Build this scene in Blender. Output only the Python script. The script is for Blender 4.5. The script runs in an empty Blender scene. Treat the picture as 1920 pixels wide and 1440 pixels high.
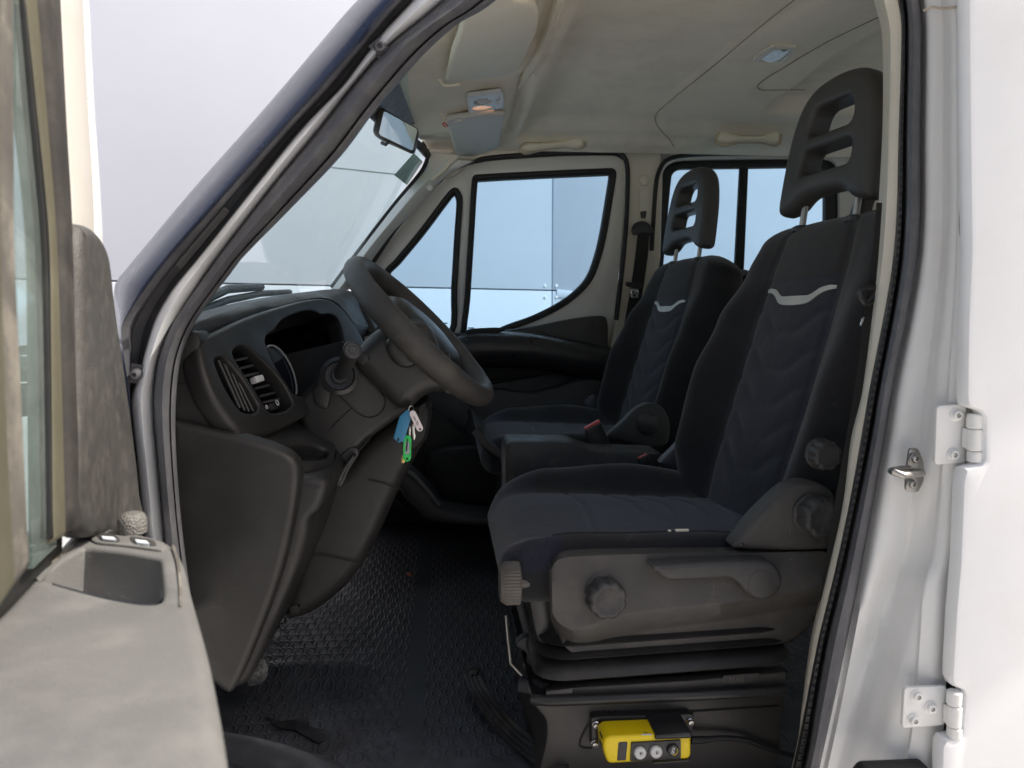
import bpy, bmesh, math, random
from mathutils import Vector, Matrix, noise
from mathutils.geometry import delaunay_2d_cdt
random.seed(7)
R = math.radians
sc = bpy.context.scene
COL = sc.collection
# ------------------------------------------------------------------ camera model (van frame: x to the rear, y across, z up; camera at the origin)
F, YAW, PITCH = 1440.0, R(5), R(-4.8)
FW = Vector((math.sin(YAW)*math.cos(PITCH), math.cos(YAW)*math.cos(PITCH), math.sin(PITCH)))
RT = Vector((math.cos(YAW), -math.sin(YAW), 0)); UP = RT.cross(FW)
def ray(u, v): return FW + RT*((u-960)/F) - UP*((v-720)/F)
def P(u, v, y): d = ray(u, v); return d*(y/d.y)
def PX(u, v, x): d = ray(u, v); return d*(x/d.x)
def PZ(u, v, z): d = ray(u, v); return d*(z/d.z)
def PP(u, v, o, n): d = ray(u, v); return d*(o.dot(n)/d.dot(n))
def PL(pts, y): return [P(u, v, y) for u, v in pts]
X, Y, Z = Vector((1,0,0)), Vector((0,1,0)), Vector((0,0,1))
GZ = -1.62                                                        # ground height below the camera
# ------------------------------------------------------------------ curves
def spl(pts, n=6, closed=False):
    pts = [Vector(p) if len(p) == 3 else Vector((p[0], p[1], 0)) for p in pts]
    m = len(pts); out = []
    for i in range(m if closed else m-1):
        p0 = pts[(i-1) % m] if closed or i > 0 else pts[0]*2-pts[1]
        p1, p2 = pts[i], pts[(i+1) % m]
        p3 = pts[(i+2) % m] if closed or i+2 < m else pts[-1]*2-pts[-2]
        d1 = max((p2-p1).length, 1e-9)
        for k in range(n):
            t = k/n
            m1 = (p2-p0)*0.5; m2 = (p3-p1)*0.5
            if m1.length > d1: m1 = m1*(d1/m1.length)
            if m2.length > d1: m2 = m2*(d1/m2.length)
            t2, t3 = t*t, t*t*t
            out.append(p1*(2*t3-3*t2+1) + m1*(t3-2*t2+t) + p2*(-2*t3+3*t2) + m2*(t3-t2))
    if not closed: out.append(pts[-1].copy())
    return out
def s2(pts, n=6, closed=True): return [(p.x, p.y) for p in spl(pts, n, closed)]
def resample(pts, n, closed=False):
    pts = [Vector(p) for p in pts]
    if closed: pts = pts+[pts[0]]
    L = [0]
    for a, b in zip(pts, pts[1:]): L.append(L[-1]+(b-a).length)
    out = []; j = 0
    for k in range(n):
        s = L[-1]*k/(n if closed else n-1)
        while j < len(L)-2 and L[j+1] < s: j += 1
        t = (s-L[j])/max(L[j+1]-L[j], 1e-12)
        out.append(pts[j].lerp(pts[j+1], min(max(t, 0), 1)))
    return out
def rrect(u0, v0, u1, v1, r, n=4):
    out = []
    for cx, cy, a in ((u1-r, v0+r, -90), (u1-r, v1-r, 0), (u0+r, v1-r, 90), (u0+r, v0+r, 180)):
        for k in range(n+1):
            t = R(a+90*k/n); out.append((cx+r*math.cos(t), cy+r*math.sin(t)))
    return out
def rnd(pts, r, n=4):
    """round the corners of a polygon (2d)"""
    out = []; m = len(pts)
    for i in range(m):
        p0, p1, p2 = (Vector(pts[(i+k) % m][:2]) for k in (-1, 0, 1))
        rr = r[i] if isinstance(r, (list, tuple)) else r
        a, b = p0-p1, p2-p1
        d = min(rr, a.length*.48, b.length*.48)
        A, B = p1+a.normalized()*d, p1+b.normalized()*d
        for k in range(n+1):
            t = k/n; q = A*(1-t)**2+p1*2*t*(1-t)+B*t*t
            out.append((q.x, q.y))
    return out
def lerp_tab(tab, x):
    if x <= tab[0][0]: return tab[0][1]
    for (a, fa), (b, fb) in zip(tab, tab[1:]):
        if x <= b:
            t = (x-a)/(b-a); t = t*t*(3-2*t); return fa+(fb-fa)*t
    return tab[-1][1]
def sstep(a, b, x):
    t = min(max((x-a)/(b-a), 0), 1); return t*t*(3-2*t)
# ------------------------------------------------------------------ objects
WL = {}
def tag(o, label=None, cat=None, group=None, kind=None):
    if label: o['label'] = label
    if cat: o['category'] = cat
    if group: o['group'] = group
    if kind: o['kind'] = kind
    return o
def empty(name, loc, parent=None):
    o = bpy.data.objects.new(name, None); COL.objects.link(o); o.empty_display_size = .05
    loc = Vector(loc); o.location = loc; WL[o.name] = loc
    if parent: o.parent = parent; o.matrix_parent_inverse = Matrix.Translation(-WL[parent.name])
    return o
def put(name, me, mats, parent=None, ang=40, sub=0, label=None):
    if not isinstance(mats, (list, tuple)): mats = [mats]
    me.name = name
    if not me.materials:
        for m in mats: me.materials.append(m)
    n = len(me.vertices)
    lo = [min(v.co[i] for v in me.vertices) for i in range(3)]; hi = [max(v.co[i] for v in me.vertices) for i in range(3)]
    c = Vector([(a+b)/2 for a, b in zip(lo, hi)])
    me.transform(Matrix.Translation(-c))
    me.polygons.foreach_set('use_smooth', [True]*len(me.polygons))
    if ang < 180: me.set_sharp_from_angle(angle=R(ang))
    o = bpy.data.objects.new(name, me); COL.objects.link(o); o.location = c; WL[o.name] = c
    if parent: o.parent = parent; o.matrix_parent_inverse = Matrix.Translation(-WL[parent.name])
    if sub:
        md = o.modifiers.new('s', 'SUBSURF'); md.levels = md.render_levels = sub
    if label: o['label'] = label
    return o
class MB:
    """collects geometry with material indices into one mesh"""
    def __init__(s): s.v = []; s.f = []; s.m = []
    def add(s, vs, fs, m=0):
        b = len(s.v); s.v += [tuple(v) for v in vs]; s.f += [tuple(i+b for i in f) for f in fs]; s.m += [m]*len(fs); return s
    def grid(s, rows, m=0, closed=False, cap=False, flip=False):
        nr, nc = len(rows), len(rows[0]); fs = []
        for i in range(nr-1):
            for j in range(nc if closed else nc-1):
                q = (i*nc+j, i*nc+(j+1) % nc, (i+1)*nc+(j+1) % nc, (i+1)*nc+j)
                fs.append(q[::-1] if flip else q)
        if cap:
            fs.append(tuple(range(nc))[::-1] if not flip else tuple(range(nc))); fs.append(tuple((nr-1)*nc+j for j in range(nc)) if not flip else tuple((nr-1)*nc+j for j in range(nc))[::-1])
        return s.add([p for r in rows for p in r], fs, m)
    def tube(s, path, r, m=0, k=10, cap=True, closed=False):
        path = [Vector(p) for p in path]; n = len(path); rows = []
        t0 = (path[1]-path[0]).normalized()
        u = t0.orthogonal().normalized()
        for i, p in enumerate(path):
            a = path[(i-1) % n] if closed or i else path[0]; b = path[(i+1) % n] if closed or i < n-1 else path[-1]
            t = (b-a).normalized(); u = (u-t*u.dot(t)).normalized(); w = t.cross(u)
            rr = r[i] if isinstance(r, (list, tuple)) else r
            rows.append([p+(u*math.cos(2*math.pi*j/k)+w*math.sin(2*math.pi*j/k))*rr for j in range(k)])
        if closed: rows.append(rows[0])
        return s.grid(rows, m, closed=True, cap=cap and not closed)
    def sweep(s, path, prof, bn, m=0, closed=False, cap=True):
        """profile (a, b): a along the in-plane normal (bn x t), b along bn"""
        path = [Vector(p) for p in path]; n = len(path); rows = []
        for i, p in enumerate(path):
            a = path[(i-1) % n] if closed or i else path[0]; b = path[(i+1) % n] if closed or i < n-1 else path[-1]
            t = (b-a).normalized(); nn = bn.cross(t).normalized()
            rows.append([p+nn*x+bn*y for x, y in prof])
        if closed: rows.append(rows[0])
        return s.grid(rows, m, closed=True, cap=cap and not closed)
    def lathe(s, prof, o, ax, m=0, k=32, lobes=0, depth=0, capend=True):
        ax = Vector(ax).normalized(); e1 = ax.orthogonal().normalized(); e2 = ax.cross(e1); o = Vector(o); rows = []
        for r, h in prof:
            rows.append([o+ax*h+(e1*math.cos(2*math.pi*j/k)+e2*math.sin(2*math.pi*j/k))*(r*(1-(depth*abs(math.cos(lobes*math.pi*j/k))**6 if lobes else 0))) for j in range(k)])
        return s.grid(rows, m, closed=True, cap=capend)
    def box(s, c, sx, sy, sz, m=0, rot=None):
        vs = [Vector((a*sx/2, b*sy/2, d*sz/2)) for a in (-1, 1) for b in (-1, 1) for d in (-1, 1)]
        if rot: vs = [rot @ v for v in vs]
        return s.add([v+Vector(c) for v in vs], [(0,1,3,2),(4,6,7,5),(0,4,5,1),(2,3,7,6),(0,2,6,4),(1,5,7,3)], m)
    def mesh(s):
        me = bpy.data.meshes.new('m'); me.from_pydata(s.v, [], s.f)
        me.polygons.foreach_set('material_index', s.m)
        bm = bmesh.new(); bm.from_mesh(me); bmesh.ops.remove_doubles(bm, verts=bm.verts, dist=1e-6); bmesh.ops.recalc_face_normals(bm, faces=bm.faces); bm.to_mesh(me); bm.free()
        return me
    def obj(s, name, mats, parent=None, ang=40, sub=0, label=None):
        me = s.mesh()
        if not isinstance(mats, (list, tuple)): mats = [mats]
        for m in mats: me.materials.append(m)
        return put(name, me, mats, parent, ang, sub, label)
def plate_mesh(loops, th, n=None, bev=0.0, res=2, hbev=.008):
    """flat plate with holes: loops of coplanar 3d points, first one outer; the front face lies on the loops' plane, n points to the front"""
    o = loops[0][0]
    if n is None:
        n = Vector((0, 0, 0))
        L = loops[0]
        for a, b in zip(L, L[1:]+L[:1]): n += (a-o).cross(b-o)
        n.normalize()
        if n.dot(-o) < 0: n = -n
    n = n.normalized(); ex = n.orthogonal().normalized(); ey = n.cross(ex)
    bev = min(bev, th*.49); hb = min(bev, hbev); cap = [[], []]; vs, fs = [], []
    def ins(q, d):
        m = len(q); out = []
        for k in range(m):
            a, b_, c_ = Vector(q[k-1]), Vector(q[k]), Vector(q[(k+1) % m])
            t1 = (b_-a).normalized(); t2 = (c_-b_).normalized(); n1 = Vector((-t1.y, t1.x)); n2 = Vector((-t2.y, t2.x)); s = n1+n2
            if s.length < 1e-6: s = n1
            s.normalize(); out.append(b_+s*(d/max(.6, s.dot(n1))))
        return out
    for li, L in enumerate(loops):
        q = []
        for p in L:
            c_ = ((p-o).dot(ex), (p-o).dot(ey))
            if not q or (Vector(c_)-Vector(q[-1])).length > 2e-5: q.append(c_)
        if (Vector(q[0])-Vector(q[-1])).length < 2e-5: q.pop()
        ar = sum(q[i-1][0]*q[i][1]-q[i][0]*q[i-1][1] for i in range(len(q)))
        if (ar > 0) != (li == 0): q = q[::-1]
        B = bev if li == 0 else hb; rs = max(res, 1)
        prof = [(B*(1-math.sin(t)), -B*(1-math.cos(t))) for t in [math.pi/2*k/rs for k in range(rs+1)]] if B > 1e-7 else [(0, 0)]
        prof = prof+[(d, -th-z) for d, z in prof[::-1]]
        m = len(q); b0 = len(vs)
        for d, z in prof:
            r = ins(q, d) if d > 1e-9 else [Vector(c) for c in q]
            vs += [(c.x, c.y, z) for c in r]
        cap[0].append([Vector(v[:2]) for v in vs[b0:b0+m]]); cap[1].append([Vector(v[:2]) for v in vs[-m:]])
        for k in range(len(prof)-1):
            for x in range(m): fs.append((b0+k*m+x, b0+(k+1)*m+x, b0+(k+1)*m+(x+1) % m, b0+k*m+(x+1) % m))
    for side, z in ((0, 0.), (1, -th)):
        pv, pe = [], []
        for q in cap[side]:
            b0 = len(pv); pv += q; pe += [(b0+k, b0+(k+1) % len(q)) for k in range(len(q))]
        ov, oe, of = delaunay_2d_cdt(pv, pe, [], 0, 1e-7)[:3]
        def inside(c):
            r = False
            for q in cap[side]:
                for k in range(len(q)):
                    a, b_ = q[k-1], q[k]
                    if (a.y > c.y) != (b_.y > c.y) and c.x < (b_.x-a.x)*(c.y-a.y)/(b_.y-a.y)+a.x: r = not r
            return r
        b0 = len(vs); vs += [(v.x, v.y, z) for v in ov]
        for f in of:
            c = (ov[f[0]]+ov[f[1]]+ov[f[2]])/3
            if inside(c): fs.append(tuple(b0+k for k in f))
    me = bpy.data.meshes.new('m'); me.from_pydata(vs, [], fs)
    M = Matrix((( ex.x, ey.x, n.x, o.x), (ex.y, ey.y, n.y, o.y), (ex.z, ey.z, n.z, o.z), (0, 0, 0, 1)))
    me.transform(M)
    bm = bmesh.new(); bm.from_mesh(me); bmesh.ops.remove_doubles(bm, verts=bm.verts, dist=4e-6); bmesh.ops.recalc_face_normals(bm, faces=bm.faces); bm.to_mesh(me); bm.free()
    return me
def plate(name, loops, th, mat, parent=None, n=None, bev=0.0, ang=40, label=None, res=2, hbev=.008):
    return put(name, plate_mesh(loops, th, n, bev, res, hbev), mat, parent, ang, 0, label)
def slab(name, px, y0, y1, mat, parent=None, bev=.004, holes=(), label=None, ang=40, res=2):
    """px outline on the plane y=y0, extruded away to y1"""
    return plate(name, [PL(px, y0)]+[PL(h, y0) for h in holes], y1-y0, mat, parent, -Y, bev, ang, label, res)
def join(meshes_mats):
    """several meshes into one with a material slot each"""
    bm = bmesh.new(); mats = []
    for me, m in meshes_mats:
        if m not in mats: mats.append(m)
        k = len(bm.faces); bm.from_mesh(me); bm.faces.ensure_lookup_table(); i = mats.index(m)
        for f in bm.faces[k:]: f.material_index = i
        bpy.data.meshes.remove(me)
    out = bpy.data.meshes.new('m'); bm.to_mesh(out); bm.free()
    for m in mats: out.materials.append(m)
    return out
def ribbon(curves, n=60, thick=0):
    """rows from px curves [(pts, y)] resampled to n points each"""
    return [[P(p.x, p.y, y) for p in resample(spl(c, 6), n)] for c, y in curves]
def text_mesh(body, size, o, ex, ey, depth=.0004):
    cu = bpy.data.curves.new('t', 'FONT'); cu.body = body; cu.size = size; cu.align_x = 'CENTER'; cu.align_y = 'CENTER'; cu.extrude = depth
    ob = bpy.data.objects.new('t', cu); COL.objects.link(ob); bpy.context.view_layer.update()
    me = bpy.data.meshes.new_from_object(ob.evaluated_get(bpy.context.evaluated_depsgraph_get()))
    bpy.data.objects.remove(ob); bpy.data.curves.remove(cu)
    ex = ex.normalized(); ey = ey.normalized(); ez = ex.cross(ey)
    me.transform(Matrix(((ex.x, ey.x, ez.x, o.x), (ex.y, ey.y, ez.y, o.y), (ex.z, ey.z, ez.z, o.z), (0, 0, 0, 1)))); me.materials.clear()
    return me
# ------------------------------------------------------------------ materials
class NT:
    def __init__(s, name):
        s.m = bpy.data.materials.new(name); s.m.use_nodes = True; s.t = s.m.node_tree; s.b = s.t.nodes['Principled BSDF']; s.o = s.t.nodes['Material Output']
    def n(s, typ, **kw):
        nd = s.t.nodes.new(typ)
        for k, v in kw.items():
            if k.startswith('i_'):
                k = k[2:]; k = int(k) if k.isdigit() else k
                s.set(nd.inputs[k], v)
            else: setattr(nd, k, v)
        return nd
    def set(s, sock, v):
        if isinstance(v, bpy.types.NodeSocket): s.t.links.new(v, sock)
        else: sock.default_value = (*v, 1) if isinstance(v, (tuple, list)) and len(v) == 3 and sock.type == 'RGBA' else v
    def math(s, op, a, b=None, c=None):
        nd = s.t.nodes.new('ShaderNodeMath'); nd.operation = op
        for i, v in enumerate((a, b, c)):
            if v is not None: s.set(nd.inputs[i], v)
        return nd.outputs[0]
    def mix(s, f, a, b):
        nd = s.t.nodes.new('ShaderNodeMix'); nd.data_type = 'RGBA'
        s.set(nd.inputs[0], f); s.set(nd.inputs[6], a); s.set(nd.inputs[7], b); return nd.outputs[2]
    def obj(s): return s.n('ShaderNodeTexCoord').outputs['Object']
    def noise(s, scale, detail=4, rough=.55, vec=None):
        nd = s.n('ShaderNodeTexNoise', i_Scale=scale, i_Detail=detail, i_Roughness=rough); s.t.links.new(vec or s.obj(), nd.inputs['Vector']); return nd.outputs['Fac']
    def ramp(s, f, a, b, lo=0., hi=1.):
        nd = s.n('ShaderNodeMapRange'); s.set(nd.inputs[0], f); s.set(nd.inputs[1], a); s.set(nd.inputs[2], b); s.set(nd.inputs[3], lo); s.set(nd.inputs[4], hi); return nd.outputs[0]
    def bump(s, h, strength, dist=.001, prev=None):
        nd = s.n('ShaderNodeBump'); s.set(nd.inputs['Strength'], strength); s.set(nd.inputs['Distance'], dist); s.set(nd.inputs['Height'], h)
        if prev: s.t.links.new(prev, nd.inputs['Normal'])
        return nd.outputs[0]
def mat(name, col, rough=.5, metal=0., spec=.5, var=.12, vs=8, grain=(0, 0), dust=None, coat=0., gd=.0006, rv=.08, scr=None):
    """grain=(scale, strength) fine bump; dust=(colour, amount, scale)"""
    t = NT(name); b = t.b
    nz = t.noise(vs, 5)
    c = t.mix(t.ramp(nz, .3, .7), tuple(x*(1-var) for x in col), tuple(min(1, x*(1+var)) for x in col))
    if dust:
        dc, am, ds = dust
        d = t.ramp(t.noise(ds, 8, .68), .48, .78, 0, am)
        c = t.mix(d, c, dc)
    if scr:                                                       # short scratches: (colour, amount)
        for k, (sc_, rt) in enumerate((((30, 30, 420), .5), ((380, 30, 30), .9), ((40, 30, 300), -.8))):
            mp = t.n('ShaderNodeMapping'); t.t.links.new(t.obj(), mp.inputs[0]); mp.inputs['Rotation'].default_value = (0, rt, 0); mp.inputs['Scale'].default_value = sc_; mp.inputs['Location'].default_value = (k*3.1, k, 0)
            s_ = t.ramp(t.noise(1., 2, .5, mp.outputs[0]), .70, .76, 0, 1); zone = t.ramp(t.noise(5+k, 4, .6), .52, .66, 0, scr[1])
            c = t.mix(t.math('MULTIPLY', s_, zone), c, scr[0])
    t.set(b.inputs['Base Color'], c)
    t.set(b.inputs['Roughness'], t.ramp(t.noise(vs*3.1, 6), .3, .7, max(0, rough-rv), min(1, rough+rv)))
    b.inputs['Metallic'].default_value = metal; b.inputs['Specular IOR Level'].default_value = spec; b.inputs['Coat Weight'].default_value = coat
    b.inputs['Coat Roughness'].default_value = .08
    if grain[0]:
        v = t.n('ShaderNodeTexVoronoi', i_Scale=grain[0]); t.t.links.new(t.obj(), v.inputs['Vector'])
        h = t.math('ADD', v.outputs['Distance'], t.noise(grain[0]*2, 3))
        t.set(b.inputs['Normal'], t.bump(h, grain[1], gd))
    return t.m
def fabric(name, c1, c2, scale=900, rough=.9, sheen=.3, lint=.25):
    t = NT(name); b = t.b; o = t.obj()
    w1 = t.n('ShaderNodeTexWave', i_Scale=scale/6.3, i_Distortion=1.2, bands_direction='DIAGONAL'); t.t.links.new(o, w1.inputs['Vector'])
    v = t.n('ShaderNodeTexVoronoi', i_Scale=scale); t.t.links.new(o, v.inputs['Vector'])
    c = t.mix(t.ramp(t.noise(7, 6, .6), .35, .68), c1, c2)
    c = t.mix(t.ramp(v.outputs['Distance'], .1, .7, 0, .5), c, tuple(x*.45 for x in c1))
    dn = t.ramp(t.noise(38, 9, .75), .62, .75, 0, lint)
    c = t.mix(dn, c, (.16, .15, .14))
    t.set(b.inputs['Base Color'], c); b.inputs['Roughness'].default_value = rough; b.inputs['Specular IOR Level'].default_value = .2
    b.inputs['Sheen Weight'].default_value = sheen; b.inputs['Sheen Roughness'].default_value = .5
    h = t.math('ADD', v.outputs['Distance'], t.math('MULTIPLY', w1.outputs['Fac'], .5))
    n1 = t.bump(h, .5, .0008)
    t.set(b.inputs['Normal'], t.bump(t.noise(16, 3), .35, .006, n1))
    return t.m
def glass(name, tint, refl=.10, dirt=.0, dcol=(.55, .6, .6)):
    t = NT(name); t.t.nodes.remove(t.b)
    tr = t.n('ShaderNodeBsdfTransparent', i_Color=tint); gl = t.n('ShaderNodeBsdfGlossy', i_Roughness=.02, i_Color=(1, 1, 1))
    fr = t.n('ShaderNodeFresnel', i_IOR=1.45)
    f = t.math('MULTIPLY', fr.outputs[0], refl/.1*.8)
    mx = t.n('ShaderNodeMixShader'); t.set(mx.inputs[0], f); t.t.links.new(tr.outputs[0], mx.inputs[1]); t.t.links.new(gl.outputs[0], mx.inputs[2])
    out = mx.outputs[0]
    if dirt:
        df = t.n('ShaderNodeBsdfDiffuse', i_Color=dcol)
        d = t.ramp(t.noise(6, 9, .7), .35, .75, dirt*.25, dirt)
        m2 = t.n('ShaderNodeMixShader'); t.set(m2.inputs[0], d); t.t.links.new(out, m2.inputs[1]); t.t.links.new(df.outputs[0], m2.inputs[2]); out = m2.outputs[0]
    t.t.links.new(out, t.o.inputs['Surface'])
    return t.m
WHITE = mat('white_paint', (.92, .925, .93), .32, var=.015, vs=4, coat=.2, dust=((.62, .57, .48), .12, 10), rv=.04)
WHITE_P = mat('pillar_paint', (.80, .80, .785), .36, var=.03, vs=3, coat=.15, dust=((.52, .47, .39), .22, 13), rv=.06, scr=((.45, .42, .37), .35))
FRAME_D = mat('door_frame_paint', (.58, .56, .52), .5, var=.06, vs=6, dust=((.35, .31, .26), .3, 9))
WHITE_IN = mat('white_inner_paint', (.74, .735, .70), .35, var=.03, vs=5, coat=.3, dust=((.5, .45, .36), .15, 7))
CREAM = mat('cream_plastic', (.66, .62, .52), .55, var=.05, vs=6, grain=(500, .15), dust=((.42, .36, .26), .3, 6))
NAVY = mat('dark_gloss_cover', (.019, .027, .058), .32, spec=.5, var=.15, vs=3, coat=.25, dust=((.05, .055, .075), .15, 9))
BLACK = mat('black_plastic', (.048, .0465, .045), .48, var=.15, vs=6, grain=(900, .25), dust=((.16, .15, .13), .10, 16))
BLACK_S = mat('black_smooth_plastic', (.024, .024, .025), .33, var=.12, vs=6, grain=(1200, .12), dust=((.2, .19, .17), .06, 20))
DASH = mat('dash_plastic', (.0195, .019, .0188), .44, var=.15, vs=5, grain=(1300, .3), dust=((.15, .145, .135), .14, 9), scr=((.11, .105, .10), .5), gd=.0005)
DASHW = mat('warm_dash_plastic', (.029, .0278, .0268), .43, var=.15, vs=4, grain=(1300, .3), dust=((.18, .165, .14), .14, 13), scr=((.12, .11, .10), .5), gd=.0005)
DARK = mat('deep_black', (.018, .0175, .017), .7, var=.1)
RUB = mat('black_rubber', (.078, .078, .086), .55, var=.2, vs=12, grain=(600, .3), dust=((.3, .29, .27), .28, 26))
RUBL = mat('grey_rubber', (.105, .105, .115), .5, var=.15, vs=12, grain=(600, .3), dust=((.3, .29, .28), .25, 26))
RUB2 = mat('window_rubber', (.012, .012, .012), .55, var=.2, vs=12, dust=((.1, .1, .09), .15, 20))
PANEL = mat('seat_shield_plastic', (.058, .054, .051), .52, var=.12, vs=5, grain=(1200, .35), dust=((.22, .20, .165), .22, 10), scr=((.22, .20, .18), .8), gd=.0006)
KNOB = mat('knob_plastic', (.038, .037, .038), .5, var=.1, vs=8, grain=(700, .3), dust=((.25, .22, .2), .12, 30))
FAB = fabric('charcoal_fabric', (.0205, .0205, .023), (.032, .0325, .036))
NAVYF = fabric('navy_fabric', (.0185, .021, .034), (.030, .034, .052), 700)
HEADL = mat('headliner_cloth', (.90, .83, .70), .95, spec=.1, var=.05, vs=3.0, grain=(420, .5), dust=((.54, .48, .38), .5, 3.2), gd=.0012)
VISOR = mat('visor_vinyl', (.80, .74, .61), .6, spec=.3, var=.04, vs=4, grain=(500, .25), dust=((.4, .35, .27), .18, 5))
VISORG = mat('visor_grey_vinyl', (.58, .57, .54), .6, spec=.3, var=.04, vs=4, grain=(500, .25))
GREYP = mat('light_grey_plastic', (.55, .55, .55), .4, var=.04)
STEEL = mat('bright_steel', (.62, .61, .59), .28, metal=1, var=.08, vs=20)
STEELD = mat('dull_steel', (.42, .41, .39), .42, metal=1, var=.15, vs=20, dust=((.2, .16, .12), .25, 30))
SILVER = mat('silver_piping', (.52, .50, .45), .42, metal=.3, var=.08, vs=30)
YEL = mat('yellow_plastic', (.78, .58, .004), .42, var=.05, vs=10, dust=((.20, .15, .02), .22, 28), grain=(700, .15))
RED = mat('red_button', (.65, .10, .09), .45, var=.08)
BLUE = mat('blue_tag', (.035, .20, .36), .45, var=.06, vs=20)
GREEN = mat('green_tag', (.02, .55, .10), .35, var=.06, vs=20)
TAGW = mat('white_tag', (.78, .70, .70), .45, var=.04, vs=20)
BRASS = mat('brass_key', (.62, .42, .16), .35, metal=1, var=.1)
PAPER = mat('pale_label', (.70, .76, .82), .6, var=.04)
INK = mat('dark_ink', (.03, .03, .035), .6)
WHITE_T = mat('white_print', (.8, .8, .8), .5)
TEXTG = mat('embossed_grey', (.11, .105, .10), .5)
BELT = fabric('belt_webbing', (.022, .021, .020), (.040, .037, .034), 1400, .7, .15, .1)
FOAM = mat('pale_foam', (.75, .70, .58), .9, var=.1, vs=60)
ARM = mat('dusty_armrest', (.15, .149, .144), .62, var=.15, vs=7, grain=(500, .4), dust=((.30, .295, .275), .4, 14), scr=((.55, .53, .5), .5))
CUPM = mat('grey_recess', (.27, .285, .33), .25, var=.08, vs=9, dust=((.4, .38, .33), .12, 14))
SEALD = mat('dusty_channel', (.13, .12, .105), .75, var=.3, vs=18, dust=((.5, .46, .38), .6, 22))
SEALK = mat('dark_channel', (.035, .032, .029), .7, var=.3, vs=18, dust=((.2, .19, .17), .3, 22))
OLIVE = mat('olive_channel', (.105, .098, .066), .6, var=.12, vs=10, dust=((.25, .23, .17), .25, 16))
GLASS_P = glass('side_glass', (.74, .895, .985), .05, .03, (.6, .7, .75))
GLASS_W = glass('windscreen_glass', (.82, .985, 1.0), .025, .05, (.70, .84, .88))
GLASS_D = glass('door_glass', (.80, .90, .90), .05, .26, (.55, .62, .58))
STICK = glass('sticker_film', (.42, .50, .47), .05, .35, (.4, .46, .42))
MIRR = mat('mirror_silver', (.82, .84, .86), .02, metal=1, var=.01)
LENS = mat('lamp_lens', (.62, .66, .70), .25, var=.03)
# =================================================================== THE VAN: body
VAN = empty('crew_van', (.6, 1.85, GZ))
tag(VAN, 'white crew van with its front door open, showing two dark seats and the steering wheel', 'van')
# ---- windscreen pillar on the open side
A_IN = [(952,-20),(905,18),(857,45),(800,95),(750,150),(700,210),(640,290),(550,385),(455,482),(430,515),(388,570),(357,620),(337,680),(329,760),(330,850),(338,960),(347,1040),(362,1150)]
A_SO = [(860,-25),(800,28),(740,75),(700,115),(650,175),(600,240),(510,350),(410,480),(362,548),(327,600),(300,660),(289,720),(288,780),(295,860),(304,960),(312,1040),(325,1150)]
A_WO = [(800,-25),(755,22),(718,62),(680,112),(640,165),(567,240),(470,360),(375,480),(322,545),(291,600),(272,660),(262,700),(246,745),(248,790),(258,880),(268,980),(276,1040),(288,1150)]
A_GR = [(765,-25),(720,25),(680,75),(640,120),(590,178),(533,240),(430,356),(320,480),(270,545),(240,590),(228,615),(232,660),(243,742),(246,800),(256,880),(264,980),(272,1040),(282,1150)]
A_OU = [(700,-25),(672,0),(640,35),(560,130),(465,240),(362,356),(258,480),(232,512),(218,530),(214,560),(216,600),(226,660),(238,742),(242,800),(250,880),(258,980),(266,1040),(276,1150)]
def between(c1, c2, t, n=80):
    a, b = resample(spl(c1, 6), n), resample(spl(c2, 6), n)
    return [(p.x+(q.x-p.x)*t, p.y+(q.y-p.y)*t) for p, q in zip(a, b)]
N = 80
def rows(*cs): return [[P(u, v, y) for u, v in (between(c[0], c[1], c[2], N))] for c in cs for y in (c[3],)]
pil = MB().grid(rows((A_WO,A_SO,0,.965),(A_WO,A_SO,.12,.942),(A_WO,A_SO,.45,.935),(A_WO,A_SO,.8,.944),(A_WO,A_SO,1.,.965)))
windscreen_pillar = pil.obj('windscreen_pillar', WHITE, VAN, 60)
cov = MB().grid(rows((A_OU,A_GR,-.02,1.10),(A_OU,A_GR,0,1.03),(A_OU,A_GR,.12,.985),(A_OU,A_GR,.35,.95),(A_OU,A_GR,.65,.93),(A_OU,A_GR,.88,.925),(A_OU,A_GR,1.,.935)))
cov.obj('pillar_cover', NAVY, windscreen_pillar, 60)
gv = MB().grid(rows((A_GR,A_WO,-.02,.937),(A_GR,A_WO,.25,.942),(A_GR,A_WO,.4,.975),(A_GR,A_WO,.75,.98),(A_GR,A_WO,1.02,.967)))
gv.obj('gap_strip', RUB, windscreen_pillar, 60)
sl = MB().grid(rows((A_SO,A_IN,-.05,.975),(A_SO,A_IN,.0,.955),(A_SO,A_IN,.15,.928),(A_SO,A_IN,.4,.915),(A_SO,A_IN,.62,.925),(A_SO,A_IN,.72,.945),(A_SO,A_IN,.76,.952),(A_SO,A_IN,.80,.943),(A_SO,A_IN,.92,.948),(A_SO,A_IN,1.,.975),(A_SO,A_IN,1.02,1.06)))
sl.obj('rubber_seal', RUB, windscreen_pillar, 60)
for (u, v, r) in ((713,90,9.5),(256,702,8.5)):                              # clips in the groove
    y = .938; c = P(u, v, y); k = y/F*1.03
    b = MB(); b.lathe([(.2*r*k,0),(r*1.25*k,0),(r*1.25*k,.004),(r*.95*k,.008),(r*.9*k,.011),(.5*r*k,.012),(.45*r*k,.008),(.01*r*k,.008)], c+Y*.004, -Y, 0, 20)
    b.box(c+Y*.006, 26*k, .004, 34*k, 0, Matrix.Rotation(R(-40 if v < 200 else 10), 3, 'Y'))
    b.obj('clip', RUB, windscreen_pillar)
# short drain slot in the cover
MB().tube([P(335,500,.925),P(385,440,.925),P(425,393,.924)], .004, 0, 6).obj('slot', DARK, windscreen_pillar)
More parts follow.
